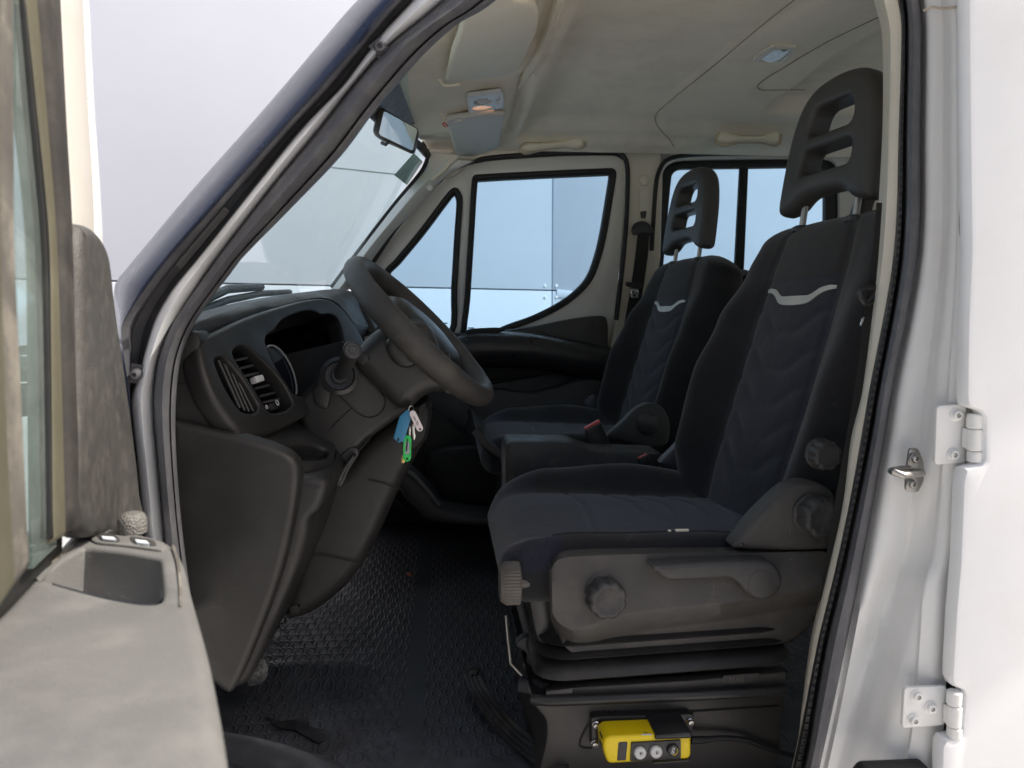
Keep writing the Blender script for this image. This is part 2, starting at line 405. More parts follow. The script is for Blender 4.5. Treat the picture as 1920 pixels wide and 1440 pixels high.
# ---- door pillar behind the driver seat
C1 = [(1648,-30),(1656,5),(1667,60),(1666,240),(1653,480),(1620,730),(1600,820),(1582,950),(1553,1080),(1525,1200),(1505,1330),(1497,1385),(1480,1460)]
C2 = [(1676,-30),(1683,0),(1690,50),(1685,240),(1675,480),(1630,730),(1612,835),(1591,950),(1563,1080),(1534,1200),(1509,1330),(1498,1385),(1481,1460)]
C3 = [(1690,-30),(1696,0),(1700,50),(1697,240),(1690,480),(1647,730),(1630,830),(1606,950),(1578,1080),(1549,1200),(1526,1330),(1518,1385),(1503,1460)]
C4 = [(1719,-30),(1725,0),(1730,50),(1728,240),(1722,480),(1674,730),(1658,830),(1636,950),(1612,1080),(1588,1200),(1561,1330),(1549,1385),(1532,1460)]
C5 = [(1817,-30),(1818,0),(1820,60),(1822,240),(1822,480),(1818,740),(1812,850),(1806,960),(1797,1045),(1779,1090),(1776,1200),(1772,1330),(1765,1400),(1752,1460)]
def yB(f, v):
    y = lerp_tab([(0,.955),(.1,.93),(.25,.925),(.42,.914),(.55,.90),(.70,.892),(.74,.882),(.9,.876),(1,.88)], f)
    w = sstep(860, 1130, v)                                              # dished channel low on the pillar
    fc = .55-.42*sstep(900, 1400, v)
    y += w*.030*math.exp(-((f-fc)/.16)**2) + (1-w)*.010*math.exp(-((f-.42)/.10)**2)
    y += w*.008*math.exp(-((f-.62+.25*sstep(1000,1420,v))/.09)**2)
    return y
fr = [0,.03,.07,.12,.18,.24,.3,.36,.42,.48,.54,.6,.65,.69,.71,.73,.76,.82,.88,.94,.98,1.0]
pr = []
n2 = 90; a4, a5 = resample(spl(C4,6), n2), resample(spl(C5,6), n2)
for f in fr:
    pr.append([P(p.x+(q.x-p.x)*f, p.y+(q.y-p.y)*f, yB(f, p.y)) for p, q in zip(a4, a5)])
pr.append([p+Y*.05 for p in pr[-1]])
door_pillar = MB().grid(pr).obj('door_pillar', WHITE_P, VAN, 60)
o = MB().grid(rows((C1,C2,-.6,1.12),(C1,C2,0,.985),(C1,C2,.1,.975),(C1,C2,1.,.965),(C1,C2,1.1,.985))); o.obj('pillar_lining', CREAM, door_pillar, 60)
rb = MB(); a2, a3 = resample(spl(C2,6), 420), resample(spl(C3,6), 420)
rr = []
for f, y in ((0,.985),(.05,.962),(.3,.950),(.7,.948),(.95,.958),(1,.985)):
    rr.append([P(p.x+(q.x-p.x)*f, p.y+(q.y-p.y)*f, y-(.0022 if (i//2) % 2 and .1 < f < .9 else 0)) for i, (p, q) in enumerate(zip(a2, a3))])
rb.grid(rr).obj('ribbed_seal', RUB2, door_pillar, 60)
MB().grid(rows((C3,C4,.0,.99),(C3,C4,.06,.955),(C3,C4,.2,.932),(C3,C4,.45,.918),(C3,C4,.75,.922),(C3,C4,.93,.938),(C3,C4,1.,.96))).obj('rubber_seal', RUBL, door_pillar, 60)
MB().tube([P(1731,20,.926),P(1748,13,.92),P(1770,16,.908),P(1790,13,.885),P(1817,14,.873)], .0016, 0, 8).obj('sealant_bead', mat('old_sealant', (.50,.43,.33), .7, var=.2, vs=60), door_pillar)
def bolt(b, c, r, m=0, m2=0, ax=-Y):
    b.lathe([(r*1.25,0),(r*1.28,.0012),(r*1.0,.0022),(r*.97,.004),(r*.8,.0058),(r*.48,.0062),(r*.44,.003),(.0003,.003)], c, ax, m, 24)
    b.lathe([(r*.44,.0035),(r*.30,.0046),(.0002,.0046)], c, ax, m2, 6)
def hinge(leaf, bolts, bx, v0, v1, r, y):
    b = MB(); parts = [(plate_mesh([PL(rnd(leaf, 8), y-.004)], .006, -Y, .0015), WHITE_P)]
    k = y/F
    for u, v in bolts: bolt(b, P(u, v, y-.004), 10.5*k, 0, 1)
    h = (v1-v0)
    for s0, s1 in ((0,.30),(.31,.76),(.77,1.)):
        c0, c1 = P(bx, v0+h*s0, y-.016), P(bx-1.2*(s1-s0)*4, v0+h*s1, y-.016); L = (c1-c0).length
        b.lathe([(r*k*.8,0),(r*k,.0015),(r*k,L-.0015),(r*k*.8,L)], c0, c1-c0, 0, 24)
    b.box(P((leaf[1][0]+bx)/2, (v0+v1)/2, y-.010), abs(bx-leaf[1][0])*k+.006, .008, h*k*.42)
    parts.append((b.mesh(), None))
    me = parts[1][0]; me.materials.append(WHITE_P); me.materials.append(STEELD)
    bm = bmesh.new(); bm.from_mesh(me); bm.from_mesh(parts[0][0]); bm.to_mesh(me); bm.free()
    put('hinge', me, [], door_pillar, 40)
hinge([(1757,761),(1812,757),(1811,868),(1753,872)], [(1792,778),(1786,852)], 1828, 776, 866, 14.5, .872)
hinge([(1696,1290),(1776,1286),(1772,1360),(1692,1366)], [(1718,1304),(1744,1326),(1712,1349)], 1790, 1295, 1382, 14.5, .866)
sm = plate_mesh([PL(rnd([(1706,840),(1722,840),(1733,868),(1733,900),(1722,924),(1698,921),(1700,880)], 7), .897)], .004, -Y, .001)
b = MB()
for u, v in ((1713,859),(1708,907)): bolt(b, P(u, v, .895), .0048, 0, 0)
b.tube([P(1729,887,.90),P(1712,889,.862),P(1693,891,.852),P(1678,886,.856),P(1671,883,.87),P(1690,879,.885),P(1704,879,.897)], .0042, 0, 12)
me = b.mesh(); bm = bmesh.new(); bm.from_mesh(me); bm.from_mesh(sm); bm.to_mesh(me); bm.free()
put('door_striker', me, STEELD, door_pillar)
slab('step_cover', rnd([(1612,1456),(1624,1442),(1742,1437),(1746,1480),(1606,1480)], 8), .86, .88, RUB2, door_pillar, .003)
# inner body behind the pillar and everything that closes the shell
rd = [(1816,-260),(1818,60),(1820,240),(1823,470),(1817,600),(1815,744),(1818,762),(1844,772),(1850,784),(1849,862),(1842,872),(1814,880),(1808,905),(1806,960),(1802,1060),(1794,1150),(1787,1278),(1792,1290),(1809,1297),(1813,1308),(1806,1376),(1798,1386),(1776,1390),(1769,1402),(1760,1700),(1740,2300),(4250,2300),(4250,-260)]
rwh = rnd([(2600,60),(3950,60),(3950,600),(2600,600)], 60)
rear_door = slab('rear_door', rd, .842, .868, WHITE, VAN, .007, [rwh])
slab('door_window', rwh, .855, .859, GLASS_P, rear_door, 0)
slab('window_trim', s2([(1830,226),(1822,300),(1817,380),(1816,432),(1824,466),(1836,484),(1850,480),(1850,222)], 4), .858, .876, KNOB, rear_door, .002)
slab('door_latch', rnd([(1782,1108),(1800,1100),(1800,1122),(1792,1142),(1780,1140)], 4), .872, .89, STEELD, rear_door, .002)
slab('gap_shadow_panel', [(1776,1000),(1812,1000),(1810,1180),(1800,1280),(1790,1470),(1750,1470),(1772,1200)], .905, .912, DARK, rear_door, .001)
# ---- headliner
def hz(x, y):
    A = lerp_tab([(.93,.47),(1.05,.53),(1.25,.60),(1.55,.64),(1.9,.655),(2.2,.645),(2.40,.630),(2.52,.602),(2.60,.577),(2.64,.566)], y)
    z = A
    if x < .34:
        st = .245+.02*math.sin((y-1)*2)
        z -= (1-sstep(st-.006, st+.012, x))*.042*sstep(2.62, 2.35, y)
        z += .024*math.exp(-((x-.205)/.013)**2)*(sstep(1.15,1.2,y)*sstep(1.80,1.76,y)+sstep(1.95,2.0,y)*sstep(2.5,2.45,y))
        z -= max(0, .20-x)*.16*sstep(2.68, 2.3, y)
    xs = lerp_tab([(1.0,.80),(1.5,.745),(1.9,.69),(2.3,.645),(2.45,.69),(2.58,.775),(2.7,.80)], y)
    z -= sstep(xs-.008, xs+.008, x)*.007*sstep(2.64, 2.5, y)
    z += sstep(.965, 1.0, x)*sstep(2.34, 2.28, y)*.040
    return z
def PH(u, v, lift=0.):
    d = ray(u, v); t = .5
    for _ in range(400):
        p = d*t
        if p.z > hz(p.x, p.y)-lift: break
        t += .01
    lo, hi = t-.01, t
    for _ in range(25):
        m = (lo+hi)/2; p = d*m
        if p.z > hz(p.x, p.y)-lift: hi = m
        else: lo = m
    return d*hi
xs = [-.16+i*.0125 for i in range(200)]; ys = [.96+j*.018 for j in range(94)]
def hfront(y): return lerp_tab([(.95,-.045),(1.3,-.10),(1.85,-.122),(2.3,-.10),(2.62,-.055),(2.7,-.03)], y)
hr = []
for y in ys:
    xf = hfront(y); row = []
    for x in xs:
        xx = max(x, xf); row.append(Vector((xx, y, hz(xx, y)+.0012*noise.noise((xx*14, y*14, 0)))))
    hr.append(row)
HB = MB().grid(hr); HB.grid([[p+Z*.02 for p in r] for r in hr])
headliner = HB.obj('headliner', HEADL, VAN, 180)
# roof skin above it
rr = []
for y in [.93+j*.1 for j in range(20)]:
    rr.append([Vector((hfront(y)-.03+i*(2.75)/12, y, .60+.12*math.sin(math.pi*(y-.93)/1.9)**.5 if 0 < y-.93 < 1.9 else .60)) for i in range(13)])
roof = MB().grid(rr).obj('roof', WHITE, VAN, 60)
def on_head(px, r, name, m, lift=.001, closed=False, n=5):
    path = [PH(u, v, lift) for u, v in s2(px, n, closed)]
    MB().tube(path, r, 0, 6, closed=closed).obj(name, m, headliner)
SEAM = mat('headliner_seam', (.34,.29,.21), .9)
on_head([(1497,-6),(1420,55),(1340,122),(1280,170),(1235,208),(1228,222),(1234,238),(1252,258),(1264,276)], .0013, 'seam', SEAM, .0015)
RECESS_SHADE = mat('recess_shade', (.52,.44,.32), .95, grain=(420,.5))
on_head([(1668,22),(1560,74),(1482,119),(1430,152),(1420,163),(1432,169),(1510,168)], .0015, 'recess_edge', SEAM, .001)
def visor(px, m, y_clip, clip_px, lift=.014, red=False):
    pts = [PH(u, v, lift) for u, v in s2(px, 5)]
    # fit plane
    c = sum(pts, Vector())/len(pts); n = Vector((0, 0, 0))
    for a, b in zip(pts, pts[1:]+pts[:1]): n += (a-c).cross(b-c)
    n.normalize(); n = n if n.z < 0 else -n
    pts = [p-n*(p-c).dot(n) for p in pts]
    v = put('sun_visor', plate_mesh([pts], .017, n, .0075, 3), m, headliner, 60)
    return v
visor(rnd([(848,64),(836,165),(966,152),(1000,60),(1012,-15),(880,-20)], [20,9,30,40,40,30]), VISOR, 0, 0, .022)
visor(rnd([(836,229),(857,296),(890,295),(935,280),(948,214),(900,217)], [7,8,20,14,6,10]), VISORG, 0, 0, .026)
for u, v in ((830,160),(834,226)):
    b = MB(); b.tube([PH(u-8,v-12,.004),PH(u,v,.016),PH(u+16,v+1,.02),PH(u+32,v-2,.024)], .004, 0, 8); b.obj('visor_pivot', VISOR, headliner)
b = MB(); b.tube([PH(832,230,.026),PH(840,236,.03),PH(834,238,.03),PH(830,232,.028)], .0022, 0, 6); b.obj('red_tie', RED, headliner)
# visor recess step edge (thick cloth roll)
on_head([(1052,-8),(1030,60),(1010,100),(982,148),(975,160)], .010, 'cloth_ridge', HEADL, .004)
# front roof lamp
lp = [PH(u, v, .018) for u, v in ((875,182),(943,173),(946,203),(879,213))]
lo = sum(lp, Vector())/4; ln = (lp[1]-lp[0]).cross(lp[3]-lp[0]).normalized(); ln = ln if ln.z < 0 else -ln
def LQ(px): return [PP(u, v, lo, ln) for u, v in px]
lamp = plate('roof_lamp', [LQ(rnd([(875,181),(942,172),(946,203),(879,213)], 5)), LQ(s2([(888,191),(902,185),(922,187),(923,192),(908,197),(892,196)],4)), LQ(s2([(886,203),(900,199),(922,201),(921,204),(905,208),(888,208)],4)), LQ(rnd([(931,181),(939,180),(938,190),(931,191)],1))], .010, GREYP, headliner, ln, .0015)
def glow(name, col, e):
    m = mat(name, col, .3); bb = m.node_tree.nodes['Principled BSDF']; bb.inputs['Emission Color'].default_value = (*col, 1); bb.inputs['Emission Strength'].default_value = e; return m
WARM = glow('warm_bulb', (.95,.50,.28), .45)
b = MB(); b.add([p-ln*.004 for p in LQ([(884,199),(926,197),(926,211),(884,212)])], [(0,1,2,3)], 1); b.add([p-ln*.006 for p in LQ([(884,184),(928,182),(928,198),(884,198)])], [(0,1,2,3)], 0)
b.add([p-ln*.0035 for p in LQ([(930,179),(941,178),(940,192),(930,193)])], [(0,1,2,3)], 2)
b.obj('lamp_lens', [LENS, WARM, GREYP], headliner)
b = MB(); c = PP(905, 192, lo, ln); b.lathe([(.016,-.006),(.0155,-.002),(.010,.001),(.0003,.002)], c, ln, 0, 24); b.obj('lamp_switch', GREYP, headliner)
# rear roof lamp
lp = [PH(u, v, .006) for u, v in ((1409,115),(1447,87),(1497,87),(1474,117))]
lo2 = sum(lp, Vector())/4; ln2 = (lp[1]-lp[0]).cross(lp[3]-lp[0]).normalized(); ln2 = ln2 if ln2.z < 0 else -ln2
def LQ2(px): return [PP(u, v, lo2, ln2) for u, v in px]
plate('roof_lamp', [LQ2(rnd([(1409,116),(1446,87),(1497,88),(1474,117)], 6)), LQ2(rnd([(1423,114),(1452,94),(1485,95),(1465,113)], 3))], .009, CREAM, headliner, ln2, .0015)
b = MB(); q = LQ2([(1422,115),(1452,94),(1486,95),(1466,114)]); md = [(q[0]+q[3])/2, (q[1]+q[2])/2]
b.add([q[0]-ln2*.004, q[1]-ln2*.004, md[1]+ln2*.003, md[0]+ln2*.003, q[2]-ln2*.003, q[3]-ln2*.003], [(0,1,2,3),(3,2,4,5)]); b.obj('lamp_lens', LENS, headliner, 20)
# grab handles on the far side
for px in ([(979,276),(988,267),(1010,267),(1060,263),(1078,256),(1094,257),(1093,272),(1078,276),(1060,273),(1010,279),(990,282)], [(1348,261),(1356,246),(1372,249),(1390,253),(1430,254),(1450,247),(1462,248),(1461,264),(1450,268),(1430,264),(1390,264),(1362,268)]):
    yy = PH((px[0][0]+px[6][0])/2, px[0][1]-4, .0).y-.035
    pts = [P(u, v, yy) for u, v in s2(px, 4)]
    put('grab_handle', plate_mesh([pts], .03, -Y, .011, 4), VISOR, headliner, 60)
    cx_ = sum(p[0] for p in px)/len(px); cy_ = sum(p[1] for p in px)/len(px)
    slab('handle_recess_shade', s2([(cx_+(u-cx_)*1.10, cy_+(v-cy_)*1.5+1) for u, v in px], 4), yy+.012, yy+.03, RECESS_SHADE, headliner, .006)  # darker plate behind the handle, the recess shadow put into its colour
# ---- far side: passenger door
YD = 2.70
wo = [(722,512),(742,488),(790,430),(838,366),(852,354),(862,362),(866,380),(862,440),(856,540),(850,626),(790,640),(735,560)]   # quarter light
mo = [(886,338),(892,330),(1140,318),(1150,320),(1153,328),(1146,375),(1135,440),(1124,485),(1108,525),(1080,556),(1045,580),(1000,602),(960,616),(900,640),(866,640),(872,560),(880,430)]
outer = [(690,505),(760,408),(838,330),(890,306),(960,297),(1060,291),(1140,290),(1160,293),(1170,304),(1173,330),(1170,420),(1163,500),(1152,600),(1146,680),(1130,1000),(660,1000),(660,560)]
passenger_door = slab('passenger_door', s2(outer, 4), YD, YD+.045, WHITE_IN, VAN, .010, [s2(wo, 4), s2(mo, 4)])
def inset(px, d):
    c = [Vector(p) for p in px]; n = len(c); out = []
    ar = sum(c[i].x*c[(i+1) % n].y-c[(i+1) % n].x*c[i].y for i in range(n))
    for i in range(n):
        t = (c[(i+1) % n]-c[(i-1) % n]).normalized(); nn = Vector((-t.y, t.x)) * (1 if ar > 0 else -1)
        out.append(tuple(c[i]+nn*d))
    return out
for px, nm in ((wo, 'quarter_window'), (mo, 'window')):
    sp = s2(px, 4)
    g = slab(nm+'_pane', inset(sp, 3), YD+.030, YD+.034, GLASS_P, passenger_door, 0)
    MB().sweep([P(u, v, YD+.01) for u, v in inset(sp, 4)], [(-.010,-.014),(-.002,-.018),(.010,-.012),(.012,.02),(-.010,.02)], Y, closed=True).obj('window_gasket', RUB2, passenger_door, 60)
# etched marks low on the glass
for u, v in ((833,606),(883,615)):
    b = MB(); b.box(P(u, v, YD+.028), .022, .001, .004); b.box(P(u+1, v+5, YD+.028), .016, .001, .003); b.obj('glass_marking', INK, passenger_door)
# black seal line round the door opening
MB().tube([P(u, v, YD-.045) for u, v in s2([(690,505),(760,404),(838,326),(890,301),(960,292),(1060,286),(1140,285),(1163,288),(1174,302),(1177,330),(1174,420),(1167,500),(1155,600)], 5, False)], .0085, 0, 8).obj('door_seal', RUB2, passenger_door)
# door trim panel (lower, black): built as a stepped surface
tr = [(640,640),(700,625),(760,622),(830,624),(868,624),(930,620),(1000,612),(1060,600),(1100,594),(1128,592),(1138,597),(1141,615),(1140,700),(1140,1010),(640,1010)]
door_trim = slab('door_trim', s2(tr[:12], 4, False)+tr[12:], 2.655, 2.70, BLACK, passenger_door, .008)
# arm moulding with the pocket below
up = []
for (vt, y) in ((0,2.655),(4,2.59),(14,2.565),(34,2.56),(58,2.575),(66,2.60),(70,2.65)):
    up.append([P(u, v0+vt, y) for u, v0 in s2([(846,634),(880,622),(940,621),(1000,624),(1060,634),(1110,644),(1150,652)], 6, False)])
MB().grid(up).obj('arm_moulding', BLACK_S, passenger_door, 60)
slab('moulding_recess', s2([(872,624),(880,617),(930,614),(948,617),(936,624),(890,629)], 4), 2.600, 2.61, DARK, passenger_door, .002)
slab('door_pocket_panel', s2([(905,712),(912,690),(926,668),(950,656),(1000,657),(1040,668),(1075,684),(1082,690),(1030,702),(960,710)], 5), 2.63, 2.66, mat('pocket_felt', (.020,.019,.018), .85), passenger_door, .006)
MB().tube([P(u, v, 2.645) for u, v in ((905,720),(1000,704),(1110,682))], .006, 0, 8).obj('panel_ledge', BLACK_S, passenger_door)
b = MB(); b.lathe([(.012,0),(.011,.002),(.0003,.0025)], P(1120,606,2.652), -Y, 0, 20); b.obj('trim_plug', BLACK, passenger_door)
slab('lower_trim', s2([(890,745),(1000,735),(1150,725),(1150,1010),(880,1010)], 4), 2.60, 2.655, BLACK, passenger_door, .02)
# ---- far pillar with the seat belt
pp = [(1172,284),(1240,280),(1244,330),(1240,480),(1222,600),(1206,720),(1130,720),(1152,610),(1165,520),(1174,420)]
far_pillar = slab('far_pillar', pp, 2.665, 2.72, CREAM, VAN, .012)
b = MB(); b.lathe([(.019,0),(.018,.006),(.012,.009),(.0003,.010)], P(1208,338,2.665), -Y, 0, 24); b.obj('pillar_cap', CREAM, far_pillar)
slab('adjuster_slot', rrect(1199,354,1215,412,3), 2.660, 2.666, CREAM, far_pillar, .0015)
slab('adjuster_button', rnd([(1201,396),(1213,395),(1211,409),(1203,409)], 3), 2.650, 2.662, BLACK_S, far_pillar, .002)
slab('belt_guide', s2([(1186,430),(1192,418),(1206,414),(1218,419),(1225,432),(1220,440),(1205,437),(1190,440)], 4), 2.63, 2.655, BLACK_S, far_pillar, .006)
bl = MB(); bl.grid([[P(1196,432,2.636),P(1191,480,2.63),P(1184,530,2.628),P(1176,575,2.63),P(1165,640,2.64)],[P(1218,432,2.634),P(1215,480,2.628),P(1208,530,2.628),P(1200,575,2.63),P(1190,640,2.64)]])
belt = bl.obj('seat_belt', BELT, far_pillar)
slab('belt_stop', rnd([(1174,528),(1206,532),(1205,540),(1190,542),(1174,536)], 3), 2.615, 2.628, BLACK_S, far_pillar, .002)
slab('belt_tongue', rnd([(1182,541),(1198,543),(1196,559),(1183,558)], 3), 2.618, 2.621, STEEL, far_pillar, .001, [rnd([(1187,552),(1193,552),(1193,556),(1187,556)],1)])
# passenger side windscreen pillar lining
PA1 = [(803,298),(790,325),(740,384),(680,462),(622,540),(600,570)]
PA2 = [(895,302),(842,328),(775,398),(735,440),(692,498),(660,540)]
MB().grid(rows((PA1,PA2,0,2.66),(PA1,PA2,.05,2.62),(PA1,PA2,.4,2.60),(PA1,PA2,.9,2.62),(PA1,PA2,1.05,2.70))).obj('far_windscreen_pillar', WHITE_IN, VAN, 60)
MB().grid(rows(([(800,285),(795,318),(780,336)],[(905,296),(870,312),(836,338)],0,2.66),([(800,285),(795,318),(780,336)],[(905,296),(870,312),(836,338)],.1,2.612),([(800,285),(795,318),(780,336)],[(905,296),(870,312),(836,338)],.6,2.597),([(800,285),(795,318),(780,336)],[(905,296),(870,312),(836,338)],1,2.66))).obj('pillar_cloth', HEADL, VAN, 60)
b = MB(); b.lathe([(.010,0),(.0095,.002),(.007,.0025),(.0003,.0022)], P(806,352,2.602), -Y, 0, 20); b.obj('pillar_plug', WHITE_IN, VAN)
# ---- far sliding side window
sw = [(1243,328),(1251,312),(1267,303),(1300,300),(1400,298),(1540,297),(1563,303),(1573,320),(1572,600),(1560,640),(1240,640),(1216,600),(1228,480)]
hole = [(1260,332),(1266,322),(1278,317),(1400,315),(1530,314),(1544,320),(1548,332),(1546,560),(1538,600),(1528,607),(1260,607),(1244,600),(1238,585),(1248,460)]
big = [(1222,290),(1262,266),(1300,274),(1680,270),(2100,270),(2100,760),(1180,760),(1212,600),(1224,470)]
side_body = slab('far_side_panel', big, 2.72, 2.75, WHITE_IN, VAN, .006, [s2(sw, 4)])
slab('window_gasket', s2(sw, 4), 2.735, 2.765, RUB2, side_body, .006, [s2(hole, 4)])
slab('window_pane', inset(s2(hole, 4), -2), 2.755, 2.759, GLASS_P, side_body, 0)
slab('window_bar', [(1388,312),(1404,312),(1391,610),(1372,610)], 2.742, 2.758, RUB2, side_body, .003)
MB().tube([P(u, v, 2.66) for u, v in s2([(1222,470),(1231,340),(1244,306),(1268,294),(1320,289),(1450,287),(1640,285)], 5, False)], .0075, 0, 8).obj('opening_seal', RUB2, side_body)
# ---- windscreen
slab('far_cant_rail', [(600,268),(1000,262),(1760,250),(1760,300),(1160,300),(840,330),(600,420)], 2.70, 2.705, RUB2, VAN, 0) if False else None
def wsx(y, z): return -.056+.052*(2.62-y)-(.552-z)*.675-.07*max(0, 1-((y-1.80)/.86)**2)
slab('header_edge', [(835,296),(862,268),(1020,262),(1180,270),(1180,285),(1020,284),(960,291),(890,303),(850,322)], 2.652, 2.662, HEADL, VAN, .002)
slab('header_corner', [(770,228),(860,236),(905,288),(850,330),(800,324),(806,300),(798,274)], 2.665, 2.69, HEADL, VAN, .002)
wg = []
for k in range(9):
    z = .56-k*.0775
    wg.append([Vector((wsx(.97+j*.0845, z), .97+j*.0845, z)) for j in range(21)])
windscreen = MB().grid(wg).obj('windscreen', GLASS_W, VAN, 180)
MB().tube([Vector((hfront(y)-.004, y, .545-.0*(y))) for y in [.97+.0845*j for j in range(21)]], .012, 0, 8).obj('windscreen_seal', RUB2, windscreen)
MB().tube([P(u, v, 2.635) for u, v in s2([(790,268),(800,283),(802,298),(790,324),(742,382),(680,462),(622,540)], 6, False)], .009, 0, 8).obj('windscreen_seal', RUB2, windscreen)
def WS(u, v):                                     # ray on the windscreen
    d = ray(u, v); lo, hi = .3, 4.
    for _ in range(50):
        m = (lo+hi)/2; p = d*m
        if p.x < wsx(p.y, p.z)+.006 and p.y > 1: hi = m
        else: lo = m
    return d*lo
st = [WS(u, v) for u, v in ((740,327),(776,287),(793,303),(764,346))]
MB().add(st+[p+Vector((-.002,0,-.002)) for p in st], [(0,1,2,3),(4,5,6,7),(0,1,5,4),(1,2,6,5),(2,3,7,6),(3,0,4,7)]).obj('sticker', STICK, windscreen)
fr_ = [WS(u, v) for u, v in ((748,155),(690,212),(712,235),(742,238),(778,232))]
MB().add(fr_+[p+Vector((-.003,0,-.003)) for p in fr_], [(0,1,2,3,4),(9,8,7,6,5)]+[(i,(i+1)%5,(i+1)%5+5,i+5) for i in range(5)]).obj('sensor_cover', BLACK, windscreen)
# wipers lie outside the glass on the cowl
b = MB(); q = [Vector((wsx(y,z)-.03, y, z-.016)) for y, z in ((1.05,-.02),(1.3,.02),(1.6,.055),(1.9,.078),(2.2,.092))]; b.tube(q, .008, 0, 8); b.tube([q[1]+Z*.012, q[2]+Z*.022, q[3]+Z*.016], .009, 0, 8); b.obj('wiper', BLACK, windscreen)
# ---- interior mirror
mc = [(714,209),(735,208),(784,240),(787,247),(779,284),(772,287),(712,258),(699,250),(698,238)]
mir = slab('interior_mirror', rnd([(706,205),(722,203),(786,240),(777,287),(712,258),(697,247)], 9), 1.72, 1.755, mat('mirror_shell', (.05,.048,.042), .35, dust=((.3,.28,.2),.2,20)), VAN, .010)
slab('mirror_glass', rnd([(720,208),(783,242),(774,283),(710,252)], 5), 1.7185, 1.7195, MIRR, mir, 0)
b = MB(); b.tube([P(716,215,1.745),P(712,200,1.80),P(730,180,1.86)], .011, 0, 10); b.tube([P(716,268,1.74),P(723,271,1.73),P(728,266,1.725)], .004, 0, 8); b.obj('mirror_stalk', BLACK, mir)
# ---- closing panels so that the cab is a real box
b = MB()
b.add([Vector((2.45,.9,.62)),Vector((2.45,2.75,.62)),Vector((2.45,2.75,-.7)),Vector((2.45,.9,-.7))], [(0,1,2,3)])
b.obj('rear_wall', CREAM, VAN)
b = MB()
b.box((1.65,.885,-.58), 1.75, .015, .8); b.box((.74,.985,0), .05, .02, 1.2)
b.obj('near_side_panel', WHITE_IN, VAN)
b = MB(); b.box((1.22,.925,.57), 2.5, .05, .19); b.obj('near_cant_rail', WHITE, VAN)
plate('front_wing', [[Vector((x,.93,z)) for x, z in ((-.40,-.10),(-.60,-.13),(-1.0,-.20),(-1.35,-.36),(-1.45,-.62),(-1.42,-.95),(-1.12,-.95),(-1.02,-.74),(-.82,-.66),(-.62,-.76),(-.55,-1.05),(-.40,-1.05))]], .03, WHITE, VAN, -Y, .012)
bn = MB(); bn.grid([[Vector((x,y,z-.03*((y-1.83)/.87)**2)) for y in [.96+.1*k for k in range(18)]] for x, z in ((-.46,-.045),(-.7,-.05),(-1.0,-.13),(-1.3,-.32),(-1.44,-.55),(-1.45,-1.0))]); bn.obj('bonnet', WHITE, VAN, 60)
b = MB(); b.add([P(u,v,2.76) for u,v in ((820,240),(1300,236),(1800,232),(1800,330),(1560,296),(1250,300),(1180,330),(1165,300),(960,304),(860,340))], [tuple(range(10))]); b.obj('far_cant_rail', RUB2, VAN)
b = MB(); b.box((1.1,2.76,-.42), 2.75, .02, .55); b.obj('far_lower_panel', BLACK, VAN)
b = MB(); b.box((-.80,1.85,-.38), .02, 1.8, .66); b.box((-.62,1.85,-.075), .40, 1.75, .03); b.obj('bulkhead', DARK, VAN)
# =================================================================== dashboard, column, wheel
# plane of the instrument hood's face
FO = P(455,800,1.06); F2 = P(385,650,1.06); F3 = P(650,590,1.62)
FN = (F2-FO).cross(F3-FO).normalized()
if FN.dot(-FO) < 0: FN = -FN
def FP(px, d=0.): return [PP(u, v, FO+FN*d, FN) for u, v in px]
T0 = [P(u,v,y) for u,v,y in ((330,668,1.02),(346,630,1.03),(357,609,1.06),(387,596,1.12),(408,588,1.18),(467,569,1.32),(508,559,1.42),(571,548,1.6),(612,543,1.75),(644,543,1.88),(668,552,1.95),(700,560,2.3),(720,565,2.62))]
T1 = FP([(372,652),(378,636),(402,621),(470,591),(558,564),(598,558),(622,562),(643,578),(664,606)], -.012)+[P(690,612,1.9),P(712,620,2.25),P(728,622,2.62)]
a, b_ = resample(spl(T0,4),60), resample(spl(T1,4),60)
g = [[p+Vector((-.25,.0,-.10)) for p in a],[p+Vector((-.05,0,-.006)) for p in a],a,[p.lerp(q,.35)+Z*.006 for p,q in zip(a,b_)],[p.lerp(q,.75)+Z*.004 for p,q in zip(a,b_)],b_,[q+Vector((-.02,0,-.05)) for q in b_]]
dashboard = MB().grid(g).obj('dashboard', DASH, VAN, 70)
b = MB(); b.box((-.64,1.85,-.24), .30, 1.55, .34); b.obj('dash_core', DARK, dashboard)
hoodo = [(374,642),(384,630),(402,621),(470,591),(558,564),(598,558),(622,562),(643,578),(664,606),(684,640),(702,676),(694,724),(650,764),(604,762),(589,762),(586,773),(530,805),(482,822),(455,816),(430,788),(398,740),(380,692),(373,658)]
clus = [(498,640),(502,628),(516,619),(524,606),(540,594),(568,584),(588,583),(602,590),(617,589),(631,595),(640,612),(646,640),(652,672),(642,720),(604,742),(556,740),(543,726),(520,692),(505,662)]
v1 = [(403,676),(409,669),(421,670),(434,682),(458,713),(483,755),(485,767),(476,775),(456,772),(444,761),(425,732),(407,692)]
v2 = [(437,662),(444,651),(458,649),(477,661),(508,690),(531,717),(548,748),(549,759),(537,770),(509,774),(497,761),(477,728),(446,682)]
hood = plate('instrument_hood', [FP(s2(hoodo,4)),FP(s2(clus,4)),FP(s2(v1,4)),FP(s2(v2,4))], .032, DASH, dashboard, FN, .009, 50, res=4, hbev=.004)
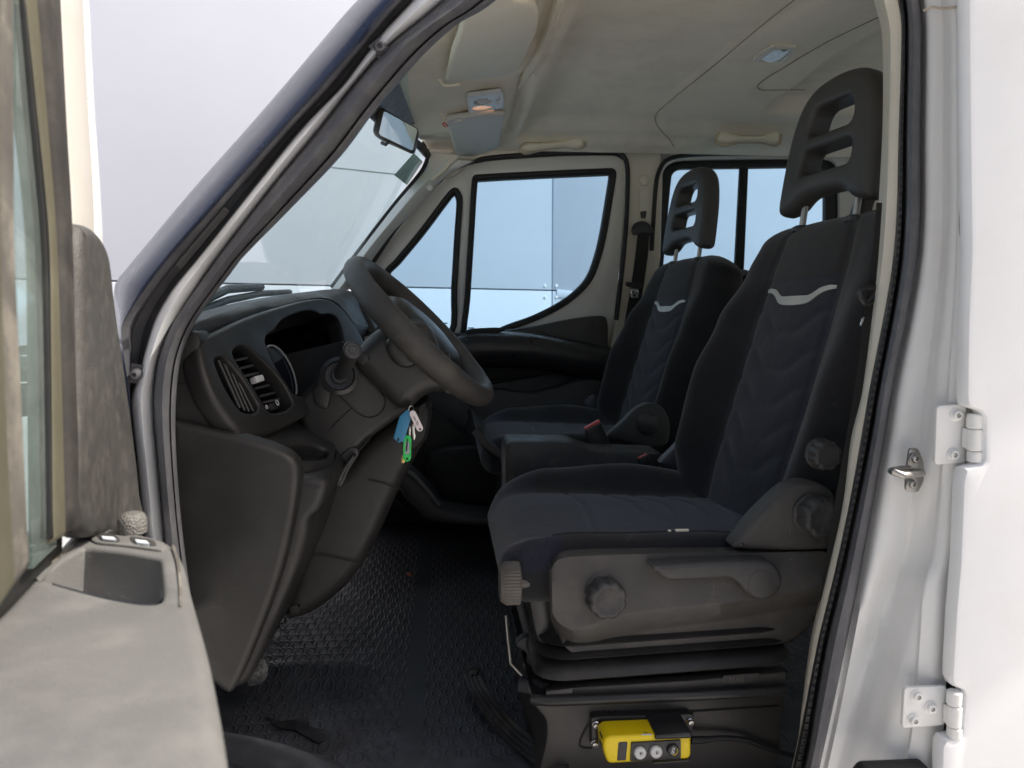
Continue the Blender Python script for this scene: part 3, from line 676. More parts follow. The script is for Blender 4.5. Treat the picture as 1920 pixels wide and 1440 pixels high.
# inside walls of the openings
def well(px, d0, d1, m, name, k=1.): 
    sp = s2(px, 4); b = MB(); A, B = FP(sp, d0), FP(sp, d0); c = sum(B, Vector())/len(B); B = [c+(p-c)*k-FN*(d1-d0) for p in B]
    b.grid([A+A[:1], B+B[:1]]); b.add(B, [tuple(range(len(B)))]); return b.obj(name, m, dashboard, 50)
well(clus, -.028, .14, mat('cluster_black', (.022,.020,.026), .25), 'instrument_cluster', .86)
well(v1, -.028, .055, DARK, 'vent_well', .95); well(v2, -.028, .06, DASHW, 'vent_well', .95)
b = MB(); b.tube(FP(s2([(500,652),(512,648),(526,657),(540,676),(551,702),(556,730),(552,742),(530,735),(510,700)],5), -.045), .0016, 0, 6, closed=True); b.obj('gauge_ring', GREYP, dashboard)
b = MB(); b.add(FP(s2([(500,652),(512,648),(526,657),(540,676),(551,702),(556,730),(552,742),(530,735),(510,700)],5), -.048), [tuple(range(45))]); b.obj('gauge_glass', mat('gauge_glass', (.010,.012,.026), .12, coat=.5), dashboard)
# side vent: long slats; second vent: cross slats
b = MB()
for (p, q) in (((409,676),(449,765)),((416,673),(458,770)),((424,676),(466,772)),((431,684),(474,771))): b.tube(FP([p,q],-.010), .0021, 0, 6)
for t in (.25,.5,.75):
    b.tube(FP([(407+40*t,680+88*t),(432+45*t,684+84*t)],-.022), .0009, 0, 5)
b.obj('air_vent', KNOB, dashboard)
b = MB()
for (p, q) in (((441,678),(464,673)),((450,693),(475,687)),((459,707),(486,701)),((478,731),(505,724)),((487,745),(516,738)),((493,757),(524,750))):
    A, B = FP([p,q],-.006); C, D = FP([(p[0],p[1]+1),(q[0],q[1]+1)],-.040); t_ = Z*.0034
    b.add([A,B,D,C,A+t_,B+t_,D+t_,C+t_], [(0,1,2,3),(4,5,6,7),(0,1,5,4),(1,2,6,5),(2,3,7,6),(3,0,4,7)])
b.obj('air_vent', KNOB, dashboard)
plate('vent_tab', [FP(rnd([(478,705),(493,702),(497,713),(482,717)],2),-.001)], .01, GREYP, dashboard, FN, .001)
plate('vent_dial', [FP(rnd([(503,757),(520,751),(526,764),(510,770)],3),-.010)], .012, BLACK_S, dashboard, FN, .002)
for c, r in (((520,755),.0032),((500,763),.0020)):
    b = MB(); o_ = FP([c],-.006)[0]; e1 = FN.orthogonal(); e2 = FN.cross(e1); b.tube([o_+(e1*math.cos(t)+e2*math.sin(t))*r for t in [k*math.pi/6 for k in range(12)]], .0005, 0, 5, closed=True); b.obj('dial_mark', WHITE_T, dashboard)
# end panel and lower parts facing the door
slab('end_panel', s2([(296,700),(320,640),(346,622),(366,622),(376,640),(372,662),(382,702),(402,748),(436,796),(452,813),(438,822),(335,800),(296,800)],4), 1.045, 1.10, DASH, dashboard, .006)
MB().tube(PL([(330,722),(350,716),(392,700)],1.0445), .0013, 0, 6).obj('panel_joint', DARK, dashboard)
low = [(318,793),(345,793),(400,806),(455,820),(510,838),(541,853),(556,870),(561,892),(556,940),(545,1000),(525,1080),(495,1165),(460,1250),(441,1290),(428,1303),(408,1292),(360,1250),(318,1200)]
slab('lower_side_cover', s2(low,4), 1.03, 1.075, DASH, dashboard, .011, res=4)
st_ = [(520,890),(560,893),(596,898),(612,905),(612,925),(598,958),(580,978),(576,1010),(546,1100),(506,1190),(466,1278),(446,1292),(420,1290),(430,900)]
slab('lower_front_strip', s2(st_,4), 1.075, 1.45, DASH, dashboard, .014, res=3)
# tray with cup hole
CO, CA, CB = P(520,846,1.095), P(606,866,1.155), P(604,784,1.38)
CN = (CA-CO).cross(CB-CO).normalized(); CN = CN if CN.z > 0 else -CN
def CP(px, d=0.): return [PP(u,v,CO+CN*d,CN) for u,v in px]
ell = [(567+50*math.cos(t), 845+15.5*math.sin(t)+.04*50*math.cos(t)) for t in [k*2*math.pi/36 for k in range(36)]]
plate('cup_holder', [CP(s2([(470,800),(490,778),(530,764),(600,760),(622,786),(632,826),(630,858),(618,872),(590,877),(560,870),(530,857),(495,832)],4)), CP(ell)], .05, DASH, dashboard, CN, .010, 50, res=4)
b = MB(); A = CP(ell,-.006); c = sum(A,Vector())/36; B = [c+(p-c)*.82-CN*.07 for p in A]; b.grid([A+A[:1],B+B[:1]]); b.add(B,[tuple(range(36))]); b.obj('cup_well', BLACK, dashboard, 50)
tp_ = CP([(548,866),(570,873),(590,877),(606,876),(618,872),(627,864),(631,850),(632,828),(622,792)], -.006)
bt_ = [P(u,v,y) for u,v,y in ((556,990,1.085),(568,992,1.09),(578,988,1.10),(588,976,1.11),(598,958,1.125),(608,935,1.15),(616,912,1.19),(622,896,1.25),(628,880,1.34))]
ta, tb = resample(spl(tp_,5),50), resample(spl(bt_,5),50)
MB().grid([ta]+[[a_.lerp(b2,f)+Vector((.010*math.sin(math.pi*f),-.010*math.sin(math.pi*f),0)) for a_, b2 in zip(ta,tb)] for f in (.05,.2,.4,.6,.8,.95)]+[tb]).obj('tray_front', DASH, dashboard, 180)
slab('dash_inner', [(380,700),(640,640),(720,700),(690,900),(560,1000),(430,900)], 1.40, 1.42, DARK, dashboard, .001)
# knee panels
slab('knee_panel', s2([(560,790),(556,752),(585,718),(612,694),(640,682),(668,680),(716,722),(765,764),(745,785),(694,822),(660,858),(632,900),(600,905),(590,860)],3), 1.27, 1.62, DASHW, dashboard, .014, res=4)
slab('lower_knee_panel', s2([(605,905),(640,882),(694,824),(762,768),(790,790),(795,826),(772,872),(745,925),(712,1000),(670,1075),(625,1125),(575,1158),(530,1162),(545,1080),(575,990)],4), 1.36, 1.66, DASHW, dashboard, .028, res=6)
slab('release_pocket', s2([(628,905),(634,862),(652,842),(668,840),(672,852),(655,880),(640,912)],4), 1.266, 1.275, BLACK, dashboard, .003)
slab('release_lever', s2([(630,900),(655,858),(662,852),(666,858),(650,880),(638,905)],4), 1.245, 1.265, BLACK_S, dashboard, .004)
lid = [(621,725),(660,765),(678,779),(694,783),(711,777),(722,761),(721,746),(706,725),(669,684)]
b = MB(); b.tube([P(p.x,p.y,1.2685) for p in spl(lid,5)], .0011, 0, 6); b.tube(PL([(660,765),(622,802)],1.2685), .0011, 0, 6); b.tube(PL([(628,905),(640,880),(660,860),(694,822)],1.2685),.0014,0,6)
b.obj('panel_joint', DARK, dashboard)
b = MB(); b.tube([P(u,v,1.355) for u,v in ((690,900),(720,906),(750,920))], .0012, 0, 6); b.obj('panel_joint', DARK, dashboard); b = MB(); b.tube([P(u,v,1.355) for u,v in ((560,1040),(610,1042),(676,1056))], .0012, 0, 6); b.obj('panel_joint', DARK, dashboard)
# middle pod with vent, passenger end of the dashboard
slab('middle_pod', s2([(618,546),(644,543),(664,550),(682,576),(700,606),(716,640),(726,690),(700,700),(670,640)],4), 1.93, 2.3, DASH, dashboard, .012)
b = MB()
for k in range(6): b.tube(PL([(648+k*7,578+k*11),(668+k*6.4,574+k*11)],1.915), .004, 0, 6)
b.obj('air_vent', KNOB, dashboard)
slab('vent_tab', rnd([(682,632),(690,630),(692,637),(684,640)],2), 1.905, 1.915, GREYP, dashboard, .001)
slab('passenger_dash', s2([(640,560),(700,560),(728,600),(748,660),(752,740),(740,800),(640,800)],4), 2.25, 2.62, BLACK, dashboard, .03)
slab('seat_console_front', s2([(700,800),(790,770),(850,800),(900,850),(940,960),(880,985),(800,975),(740,940)],4), 2.45, 2.6, DARK, dashboard, .02)
# column
column = slab('steering_column', s2([(654,672),(668,654),(702,621),(745,606),(800,608),(830,668),(852,700),(868,732),(862,744),(846,740),(815,737),(790,748),(772,764),(744,766),(700,724)],4), 1.235, 1.47, DASHW, VAN, .026, res=6, ang=60)
slab('column_shroud', s2([(704,614),(722,604),(750,598),(790,600),(800,612),(740,612),(706,618)],3), 1.28, 1.44, BLACK, column, .006)
slab('ignition_boot', s2([(722,648),(727,634),(740,628),(756,642),(780,678),(779,686),(764,691),(745,686),(730,670)],4), 1.218, 1.26, BLACK_S, column, .010, res=4)
slab('ignition_housing', s2([(748,772),(772,762),(800,748),(808,770),(806,800),(796,830),(770,850),(752,830)],4), 1.30, 1.42, DARK, column, .02)
b = MB(); c0, c1 = P(636,706,1.24), P(661,656,1.12); ax = (c1-c0).normalized(); L = (c1-c0).length
b.lathe([(.010,0),(.0115,L*.4),(.0135,L-.006),(.0140,L-.003),(.0128,L),(.0105,L+.0012),(.0100,L+.0002),(.0070,L+.0002),(.0066,L-.0008),(.0003,L-.0008)], c0, ax, 0, 32)
b.lathe([(.031,-.004),(.0305,.002),(.024,.006),(.022,.001),(.014,.0),(.012,.012)], c0+ax*.004, (Vector((.15,-1,.15))), 0, 32)
b.obj('control_stalk', BLACK_S, column)
b = MB(); b.lathe([(.0055,0),(.005,.0006),(.0003,.0006)], c1+ax*.0000, ax, 0, 24); b.obj('stalk_button', KNOB, column)
slab('stalk_end', rnd([(622,728),(600,712),(584,730),(590,762),(615,770)],10), 1.262, 1.30, DASH, column, .006)
# wheel
t_, bo = P(656,487,1.36), P(919,752,1.36)
e1 = (bo-t_).normalized(); e2 = Vector((.15,1,0)).normalized(); wn = e1.cross(e2).normalized()
if wn.x < 0: wn = -wn
e2 = wn.cross(e1).normalized(); e2 = e2 if e2.y > 0 else -e2
WC = (t_+bo)/2; WR = (bo-t_).length/2-.0175
b = MB(); ring = []
for k in range(96):
    a = 2*math.pi*k/96; ring.append(WC+(e1*math.cos(a)+e2*math.sin(a))*WR)
rr = []
for k in range(97):
    a = 2*math.pi*(k % 96)/96; o_ = e1*math.cos(a)+e2*math.sin(a); c = WC+o_*WR
    th = .0185+.0022*math.exp(-((abs(math.sin(a))-1)/.25)**2)
    rr.append([c+o_*math.cos(q)*th*1.0+wn*math.sin(q)*th*(1.08) for q in [2*math.pi*j/20 for j in range(20)]])
b.grid(rr, closed=True)
WHM = mat('wheel_leather', (.052,.049,.046), .42, var=.15, vs=9, grain=(750,.6), dust=((.30,.26,.20),.22,22), gd=.0009)
wheel = b.obj('steering_wheel', WHM, VAN, 180)
b = MB(); rr = []
for h, r, k2 in ((-.045,.055,1),(-.035,.075,1),(-.015,.088,1),(.004,.085,1),(.016,.07,1),(.022,.04,1),(.024,.001,1)):
    rr.append([WC+wn*h+(e1*math.cos(q)*r*1.05+e2*math.sin(q)*r*1.1)+e1*.006 for q in [2*math.pi*j/32 for j in range(32)]])
b.grid(rr, closed=True, cap=True); b.obj('wheel_hub', BLACK_S, wheel, 180)
for d, w in ((-e2,.034),(e2,.034),((e1*.55+e2*.83).normalized(),.020),):
    s_ = wn.cross(d); rr = []
    for f, hh, ww in ((.055,-.012,w*1.3),(.09,-.010,w),(.12,-.006,w*.9),(WR-(.008 if w > .03 else .004),-.002,w*(1.15 if w > .03 else .55))):
        rr.append([WC+d*f+s_*math.cos(q)*ww+wn*(hh+math.sin(q)*.012) for q in [2*math.pi*j/16 for j in range(16)]])
    MB().grid(rr, closed=True, cap=True).obj('wheel_spoke', WHM if w > .03 else KNOB, wheel, 180)
# near spoke foot swelling into the rim, seen below the rim
slab('spoke_cover', s2([(744,622),(760,632),(800,662),(812,682),(790,684),(766,680),(752,664),(744,640)],4), 1.215, 1.25, WHM, wheel, .012, res=5, ang=180)
# =================================================================== seats
def pad(name, parent, B0, up, nf, y0, L, Wt, Bt, Tt, h1, kind, D, edge):
    """upholstered pad: rows along `up`, side to side along y, thickness along nf; returns (object, surface function)"""
    na = 46
    RZ = Matrix.Rotation(R(8) if kind == 'back' else 0, 3, 'Z'); PV = Vector((.60,1.352,0))
    def tw(p): return RZ @ (p-PV)+PV
    av = [-1+2*i/na for i in range(na+1)]
    def front(a, h):
        W, B, T = lerp_tab(Wt,h), lerp_tab(Bt,h), lerp_tab(Tt,h); aa = abs(a)
        E = .47 if kind == 'back' else (.80 if a < 0 else .50)
        if kind == 'cush' and a < 0: B *= .35
        if aa <= E: f = .006*(1-(aa/E)**2)
        else:
            t = (aa-E)/(1-E); B *= (.55 if kind == 'back' and a < 0 else 1.); f = B*sstep(0,.55,t)-(T*.42+B)*max(0,(t-.55)/.45)**2.3
        f -= .0045*math.exp(-((aa-E)/.022)**2)*(1 if kind == 'back' else sstep(.86,.76,h))
        if aa < E-.01:
            q = aa/E; sh = sstep(.22,.85,q)*.075
            if kind == 'back':
                for hk in (.60,.475,.36,.25,.145):
                    d = (h-hk-sh)/.011; f -= .0030*math.exp(-d*d)
                    d = (h-hk-sh+.05)/.035; f += .0010*math.exp(-d*d)
                f -= .0035*math.exp(-((h-.775)/.006)**2)
            else:
                f -= .004*math.exp(-((h-.66-.03*q)/.010)**2)
                for hk in (.46,.34,.22,.10):
                    d = (h-hk-sh*.9)/.016; f -= .0028*math.exp(-d*d)
        return f, W, T
    def surf(a, h, lift=0.):
        f, W, T = front(a, h)
        s = 1.; dr = 0.
        if h > h1: q = (h-h1)/(1-h1); s = max(0., 1-q**2.6)**.5
        ex = 1+(s-1)*(.42 if kind == 'back' else .16)
        p = B0+up*(L*h)+Y*(y0+a*W*ex)+nf*((f+T*.5)*s-T*.5+lift)
        if kind == 'cush': p -= nf*(.014*max(0,(h-.70)/.30)**2)
        return tw(p)+D
    hs = [i/110 for i in range(100)]+[.909+.091*math.sin(math.pi/2*k/12) for k in range(13)]
    hs = sorted(set(min(1.,h) for h in hs)); hs[-1] = .9999
    b = MB(); rows_ = []
    for h in hs:
        f_, W, T = front(0, h); s = 1.
        if h > h1: q = (h-h1)/(1-h1); s = max(0., 1-q**2.6)**.5
        ex = 1+(s-1)*(.42 if kind == 'back' else .16)
        row = [surf(a, h) for a in av]
        for a, k in ((1.0,-.62),(.99,-.80),(.955,-.93),(.88,-1.0),(.5,-1.0),(0,-1.0),(-.5,-1.0),(-.88,-1.0),(-.955,-.93),(-.99,-.80),(-1.0,-.62)):
            p = B0+up*(L*h)+Y*(y0+a*W*ex)+nf*((k*T+T*.5)*s-T*.5)
            if kind == 'cush': p -= nf*(.014*max(0,(h-.70)/.30)**2)
            row.append(tw(p)+D)
        rows_.append(row)
    nc = len(rows_[0])
    b.grid(rows_, 0, closed=True, cap=True)
    k = 0
    for i in range(len(hs)-1):
        for j in range(nc):
            am = (av[j]+av[j+1])/2 if j < na else 2
            if (abs(am) < .47 and hs[i] < .775) if kind == 'back' else (-.80 < am < .50 or (hs[i] > .80 and am < 1.5)): b.m[k] = 1
            k += 1
    o = b.obj(name, [FAB, NAVYF], parent, 180)
    return o, surf
def headrest(parent, D, m=None):
    o0 = Vector((.676,1.352,.222))+D; u2 = Vector((.13,0,.99)).normalized(); nn = Vector((-.99,0,.13)).normalized()
    RZ = Matrix.Rotation(R(8), 3, 'Z'); yy = RZ @ Y; u2 = RZ @ u2; nn = RZ @ nn; o0 = RZ @ (o0-D-Vector((.60,1.352,0)))+Vector((.60,1.352,0))+D
    def H(l): return [o0+yy*a+u2*s for a, s in l]
    out = [(-.131,-.016),(-.135,.035),(-.126,.12),(-.104,.182),(-.066,.214),(0,.224),(.066,.214),(.104,.182),(.126,.12),(.135,.035),(.131,-.016),(.088,-.012),(.062,.004),(.035,.010),(-.035,.010),(-.062,.004),(-.088,-.012)]
    h1_ = rnd([(-.068,.120),(-.056,.172),(.056,.172),(.068,.120)],.022); h2_ = rnd([(-.074,.049),(-.071,.095),(.071,.095),(.074,.049)],.017)
    me = plate_mesh([H(s2(out,4)),H(h1_),H(h2_)], .050, nn, .019, 6, .010)
    hd = put('headrest', me, m or BLACK, parent, 60)
    for s in (-.078,.078):
        b = MB(); b.tube([o0+yy*s-nn*.028-u2*.075, o0+yy*s-nn*.028+u2*.03], .0062, 0, 14); b.obj('headrest_post', STEELD, parent)
        b = MB(); b.lathe([(.018,0),(.018,.008),(.012,.012),(.007,.012)], o0+yy*s-nn*.028-u2*.052, u2, 0, 20); b.obj('post_collar', BLACK_S, parent)
    return hd
def emblem(parent, surf):
    hq = lambda h: .704+(h-.704)*.42
    c = [(-.45,.802),(-.37,.795),(-.29,.772),(-.21,.725),(-.15,.708),(0,.704),(.15,.708),(.21,.725),(.29,.775),(.37,.797),(.45,.802)]
    c = [(a, hq(h)) for a, h in c]
    w = [.006,.009,.012,.014,.016,.017,.016,.014,.012,.009,.006]
    pts = resample(spl([(x*.235,y*.552,0) for x,y in c],5), 60); ws = [lerp_tab([(i/10,w[i]) for i in range(11)], k/59) for k in range(60)]
    top, bot, t2, b2 = [], [], [], []
    for p, ww in zip(pts, ws):
        for L_, dh, li in ((top,ww/2,.0022),(bot,-ww/2,.0022),(t2,ww/2,-.002),(b2,-ww/2,-.002)): L_.append(surf(p.x/.235,(p.y+dh)/.552,li))
    MB().grid([t2,top,bot,b2,t2]).obj('silver_wing', SILVER, parent, 60)
def seat_top(parent, D, up=0.):
    bk, sf = pad('backrest', parent, Vector((.520,0,-.352)), Vector((.298,0,.954)).normalized(), Vector((-.954,0,.298)).normalized(), 1.352, .572,
        [(0,.215),(.15,.238),(.35,.246),(.6,.244),(.8,.232),(.92,.215),(1,.19)], [(0,.03),(.18,.058),(.42,.062),(.62,.042),(.82,.012),(1,0)], [(0,.16),(.4,.15),(.8,.115),(1,.09)], .91, 'back', D, None)
    emblem(parent, sf)
    cu, cf = pad('cushion', parent, Vector((.560,0,-.352)), Vector((-1,0,.045)).normalized(), Vector((.045,0,1)).normalized(), 1.345, .475,
        [(0,.20),(.25,.226),(.6,.238),(.85,.232),(.93,.224),(1,.196)], [(0,.030),(.4,.050),(.75,.036),(1,.006)], [(0,.085),(.55,.085),(.85,.095),(1,.095)], .885, 'cush', D+Z*up, None)
    headrest(parent, D)
    return sf, cf
driver_seat = empty('driver_seat', (.35,1.35,-.66), VAN); driver_seat['label'] = 'driver seat in dark cloth on a bellows base with grey side controls'
sf, cf = seat_top(driver_seat, Vector((0,0,0)))
# worn piping along the outer edge of the cushion
b = MB(); b.tube([cf(-.90,h,.0005) for h in [.08+.0125*k for k in range(62)]], .0013, 0, 6); b.obj('piping', FAB, driver_seat)
b = MB(); b.tube([cf(-.90,h,.0012) for h in (.395,.41,.43,.44)], .0028, 0, 6); b.tube([cf(-.90,h,.0012) for h in (.455,.465)], .0020, 0, 6); b.obj('exposed_foam', FOAM, driver_seat)
# side shield as a stepped skin
top = [(1034,1062),(1044,1044),(1066,1036),(1130,1033),(1300,1031),(1440,1031),(1538,1030),(1556,1034)]
m1 = [(1036,1150),(1048,1168),(1075,1182),(1110,1178),(1150,1161),(1200,1152),(1360,1132),(1480,1112),(1553,1096)]
m2 = [(1040,1172),(1052,1190),(1078,1206),(1110,1206),(1160,1192),(1220,1180),(1360,1160),(1480,1140),(1551,1122)]
bt = [(1048,1190),(1056,1208),(1076,1226),(1130,1226),(1260,1219),(1400,1212),(1480,1200),(1540,1150)]
def rw(c, y): return [P(p.x,p.y,y) for p in resample(spl(c,5),70)]
g = [rw(top,1.16),[p+Z*.004 for p in rw(top,1.112)],[p-Z*.002 for p in rw(top,1.094)]]
A, B_ = rw(top,1.086), rw(m1,1.068)
for t in (.06,.2,.4,.6,.8,.94,1): g.append([p.lerp(q,t) for p,q in zip(A,B_)])
g += [rw(m2,1.114)]+[[p.lerp(q,t) for p,q in zip(rw(m2,1.117),rw(bt,1.112))] for t in (.1,.5,.92)]+[rw(bt,1.116),[p-Z*.004 for p in rw(bt,1.16)]]
for r_ in g:                                                            # wrap the front end of the skin round the corner
    k_ = sstep(-.34,-.38,r_[0].z); r_.insert(0, r_[0]+Vector((.012,.03+.04*k_,0))); r_.insert(1, r_[1]+Vector((-.003*k_,.012,0)))
side = MB().grid(g).obj('side_shield', PANEL, driver_seat, 60)
def scallop(name, u, v, y, rpx, dep, parent, m, m2=None, ax=-Y, lobes=8):
    c = P(u,v,y); r = rpx*y/F; b = MB()
    b.lathe([(r*.98,-.002),(r*1.02,.002),(r*.95,.004),(r*.93,.0045)], c, ax, 0, 72)
    b.lathe([(r*.94,.002),(r*.95,dep*.75),(r*.90,dep*.93),(r*.80,dep),(r*.66,dep),(r*.62,dep-.0012),(.0004,dep-.0012)], c, ax, 0, 96, lobes, .11)
    return b.obj(name, m, parent, 50)
scallop('adjuster_knob', 1129, 1112, 1.084, 41, .032, driver_seat, KNOB, ax=Vector((.12,-1,-.05)))
slab('height_lever', s2([(1221,1062),(1235,1060),(1330,1054),(1420,1051),(1448,1056),(1466,1075),(1468,1098),(1455,1118),(1432,1128),(1408,1120),(1392,1104),(1378,1090),(1366,1086),(1330,1088),(1262,1091),(1244,1085)],3), 1.050, 1.084, KNOB, driver_seat, .008, res=4)
b = MB(); c = P(1428,1095,1.0505); b.lathe([(.0205,0),(.0203,.0012),(.0195,.0014)], c, -Y, 0, 40); b.lathe([(.0192,.0006),(.0003,.0010)], c, -Y, 0, 40); b.obj('lever_cap', BLACK, driver_seat)
slab('lever_slot', rnd([(1293,1101),(1298,1101),(1305,1134),(1298,1136)],2), 1.079, 1.083, DARK, driver_seat, .0008)
rc = [(1380,1030),(1392,1004),(1420,970),(1452,938),(1480,915),(1508,905),(1540,909),(1562,922),(1575,960),(1572,1005),(1556,1032)]
slab('recliner_cover', s2(rc,4), 1.085, 1.13, PANEL, driver_seat, .010, res=4)
scallop('recliner_knob', 1523, 963, 1.083, 41, .034, driver_seat, KNOB, ax=Vector((.05,-1,.0)), lobes=8)
scallop('lumbar_knob', 1537, 850, 1.100, 31, .026, driver_seat, KNOB, ax=Vector((.05,-1,.0)), lobes=8)
slab('far_recliner_cover', s2([(1238,868),(1262,842),(1284,822),(1294,842),(1294,862),(1284,880),(1262,876)],4), 1.60, 1.63, mat('grey_cover', (.10,.105,.12), .5), driver_seat, .006)
# front wheel with ridged rim
c = P(953,1093,1.13); b = MB(); rr = []
for h, r, rg in ((-.014,.020,0),(-.013,.027,0),(-.004,.0325,1),(.016,.0325,1),(.018,.030,0),(.020,.012,0)):
    rr.append([c+X*h+(Y*math.cos(2*math.pi*j/120)+Z*math.sin(2*math.pi*j/120))*(r*(1-.045*rg*(j % 3 == 0))) for j in range(120)])
b.grid(rr, closed=True, cap=True); b.tube([c+X*.018,c+X*.07], .010, 0, 14); b.obj('weight_dial', mat('dial_plastic', (.10,.09,.08), .42, var=.1, dust=((.3,.26,.2),.2,40)), driver_seat, 30)
# bellows
def ring(x0,x1,y0,y1,z,r,n=8,k=.036):
    return [Vector((px,py,z+(px-.3)*k)) for px,py in rrect(x0,y0,x1,y1,r,n)]
pA, pB = P(1012,1240,1.12), P(1470,1230,1.12)
b = MB(); rr = []
for z, o_ in ((-.440,-.010),(-.474,-.006),(-.480,.006),(-.4835,.0105),(-.487,.006),(-.4935,-.006),(-.497,.008),(-.502,.0155),(-.507,.008),(-.513,-.005),(-.517,.010),(-.524,.019),(-.532,.021),(-.538,.012),(-.542,-.004)):
    rr.append(ring(pA.x+.012-o_,pB.x-.006+o_,1.118-o_,1.56+o_,z-.002,.045))
b.grid(rr, closed=True, cap=True); b.obj('bellows', mat('bellows_rubber', (.022,.021,.021), .5, grain=(600,.2), dust=((.2,.18,.15),.15,20)), driver_seat, 60)
# upper front post of the base behind the shield
slab('base_front', s2([(976,1062),(1040,1066),(1040,1190),(1052,1225),(1010,1210),(990,1130),(975,1060)],4), 1.15, 1.4, BLACK_S, driver_seat, .012)
slab('base_bar', [(1040,1294),(1075,1290),(1300,1276),(1474,1260),(1474,1286),(1300,1299),(1075,1311),(1040,1312)], 1.108, 1.13, PANEL, driver_seat, .002)
slab('slide_bar', [(1024,1296),(1074,1290),(1074,1308),(1024,1310)], 1.100, 1.112, BLACK_S, driver_seat, .002)
slab('maker_plate', rnd([(1356,1267),(1424,1262),(1424,1282),(1356,1285)],2), 1.1062, 1.1082, PANEL, driver_seat, .0006)
put('maker_lettering', text_mesh('ISRI', .0145, P(1381,1275.5,1.1055), Vector((1,0,.02)), Vector((0,0,1)), .0005), TEXTG, driver_seat)
b = MB(); b.tube([P(1000,1312,1.115),P(1030,1314,1.098),P(1300,1304,1.098),P(1472,1294,1.098)], .0082, 0, 12); b.obj('base_lip', BLACK_S, driver_seat)
slab('seat_box', s2([(998,1308),(1010,1316),(1080,1316)],2,False)+[(1470,1298),(1466,1360),(1455,1500),(1440,1560),(1000,1560)]+s2([(1010,1450),(1024,1390),(1024,1352),(1004,1326)],4,False), 1.112, 1.5, mat('box_metal', (.040,.037,.035), .42, var=.1, vs=4, dust=((.16,.14,.12),.15,12)), driver_seat, .003)
b = MB()
b.tube([P(p.x,p.y,1.1105) for p in spl([(1300,1338),(1150,1343),(1112,1350),(1094,1375),(1087,1395),(1092,1402),(1110,1404)],5)], .0016, 0, 6)
b.tube(PL([(1110,1345),(1460,1324)],1.1108), .0016, 0, 6)
b.obj('box_pressing', mat('box_edge', (.012,.011,.011), .5), driver_seat)
# hose, wire frame and flap under the front of the seat
b = MB(); pth = resample([P(976,1282,1.19),P(1000,1287,1.18),P(1024,1296,1.16)], 44); b.tube(pth, [.0115+.0016*math.sin(k*1.5) for k in range(44)], 0, 14); b.obj('ribbed_hose', RUB, driver_seat)
b = MB(); b.tube([P(949,1154,1.26),P(953,1200,1.25),P(958,1244,1.24),P(984,1272,1.22),P(1030,1270,1.20)], .0032, 0, 8); b.obj('wire_frame', STEELD, driver_seat)
slab('cloth_flap', s2([(968,1212),(982,1196),(1004,1200),(1002,1240),(985,1266),(990,1230)],5), 1.235, 1.26, RUB, driver_seat, .006)
# passenger seat
passenger_seat = empty('passenger_seat', (.37,2.2,-.66), VAN); passenger_seat['label'] = 'passenger seat in dark cloth with round recliner cover, beyond the centre console'
DP = Vector((.010,.855,-.004))
seat_top(passenger_seat, DP, .030)
slab('recliner_cover', s2([(1138,818),(1165,792),(1192,766),(1216,756),(1240,762),(1256,790),(1254,828),(1242,838),(1200,836),(1168,826)],4), 1.935, 1.965, BLACK, passenger_seat, .006)
b = MB(); b.lathe([(.030,0),(.029,.005),(.022,.011),(.0004,.014)], P(1215,794,1.936), -Y, 0, 32); b.obj('recliner_boss', BLACK, passenger_seat, 60)
slab('far_recliner_cover', s2([(1096,756),(1112,741),(1120,748),(1118,766),(1106,768)],3), 2.44, 2.46, mat('grey_cover_far', (.10,.105,.12), .5), passenger_seat, .004)
b = MB(); b.box((.36,2.2,-.53), .42, .42, .26); b.obj('seat_plinth', DARK, passenger_seat)
slab('cushion_shield', s2([(893,800),(905,815),(925,832),(960,850),(1240,850),(1240,870),(960,875),(915,850),(898,826)],4), 1.96, 2.42, BLACK, passenger_seat, .02)
# rear seat
rear_seat = empty('rear_seat', (1.2,2.3,-.66), VAN); rear_seat['label'] = 'rear seat mostly hidden behind the two front seats'
slab('backrest', s2([(1344,620),(1356,566),(1372,520),(1384,508),(1400,506),(1440,512),(1600,520),(1620,640),(1340,660)],3), 2.30, 2.40, FAB, rear_seat, .012)
slab('belt_bracket', s2([(1358,576),(1366,540),(1376,512),(1384,506),(1402,506),(1400,514),(1388,520),(1374,562),(1362,590)],3), 2.285, 2.30, mat('bracket_grey', (.13,.13,.13), .5), rear_seat, .003)
headrest(rear_seat, Vector((.66,.99,.006)))
b = MB(); b.box((1.40,2.3,.09), .09, .5, .22); b.obj('seat_frame', FAB, rear_seat)
# =================================================================== console, belts, floor
console = slab('centre_console', s2([(947,960),(947,842),(952,831),(962,828),(1068,829),(1090,836),(1120,846),(1240,850)],3,False)+[(1240,1000),(947,1000)], 1.67, 1.79, mat('console_plastic', (.030,.029,.028), .45, var=.15, dust=((.25,.23,.2),.25,14), grain=(500,.3)), VAN, .008)
for i, (btn, body, y) in enumerate((([(1096,803),(1099,808),(1126,794),(1124,787)], [(1098,806),(1127,792),(1142,826),(1140,850),(1110,850)], 1.80), ([(1197,858),(1199,862),(1215,855),(1213,851)], [(1198,860),(1216,852),(1222,880),(1200,890)], 1.66))):
    bk = slab('belt_buckle', rnd(body,4), y, y+.022, BLACK_S, VAN, .003)
    slab('release_button', rnd(btn,1.5), y+.004, y+.018, RED, bk, .001)
bl = MB(); A = resample(spl([(1636,470),(1616,620),(1600,740),(1576,880),(1556,1000),(1536,1130),(1512,1280)],5),40); B = resample(spl([(1658,470),(1640,600),(1620,735),(1592,900),(1574,1000),(1552,1130),(1526,1270)],5),40)
bl.grid([[P(p.x,p.y,1.045) for p in A],[P(p.x,p.y,1.035) for p in B]])
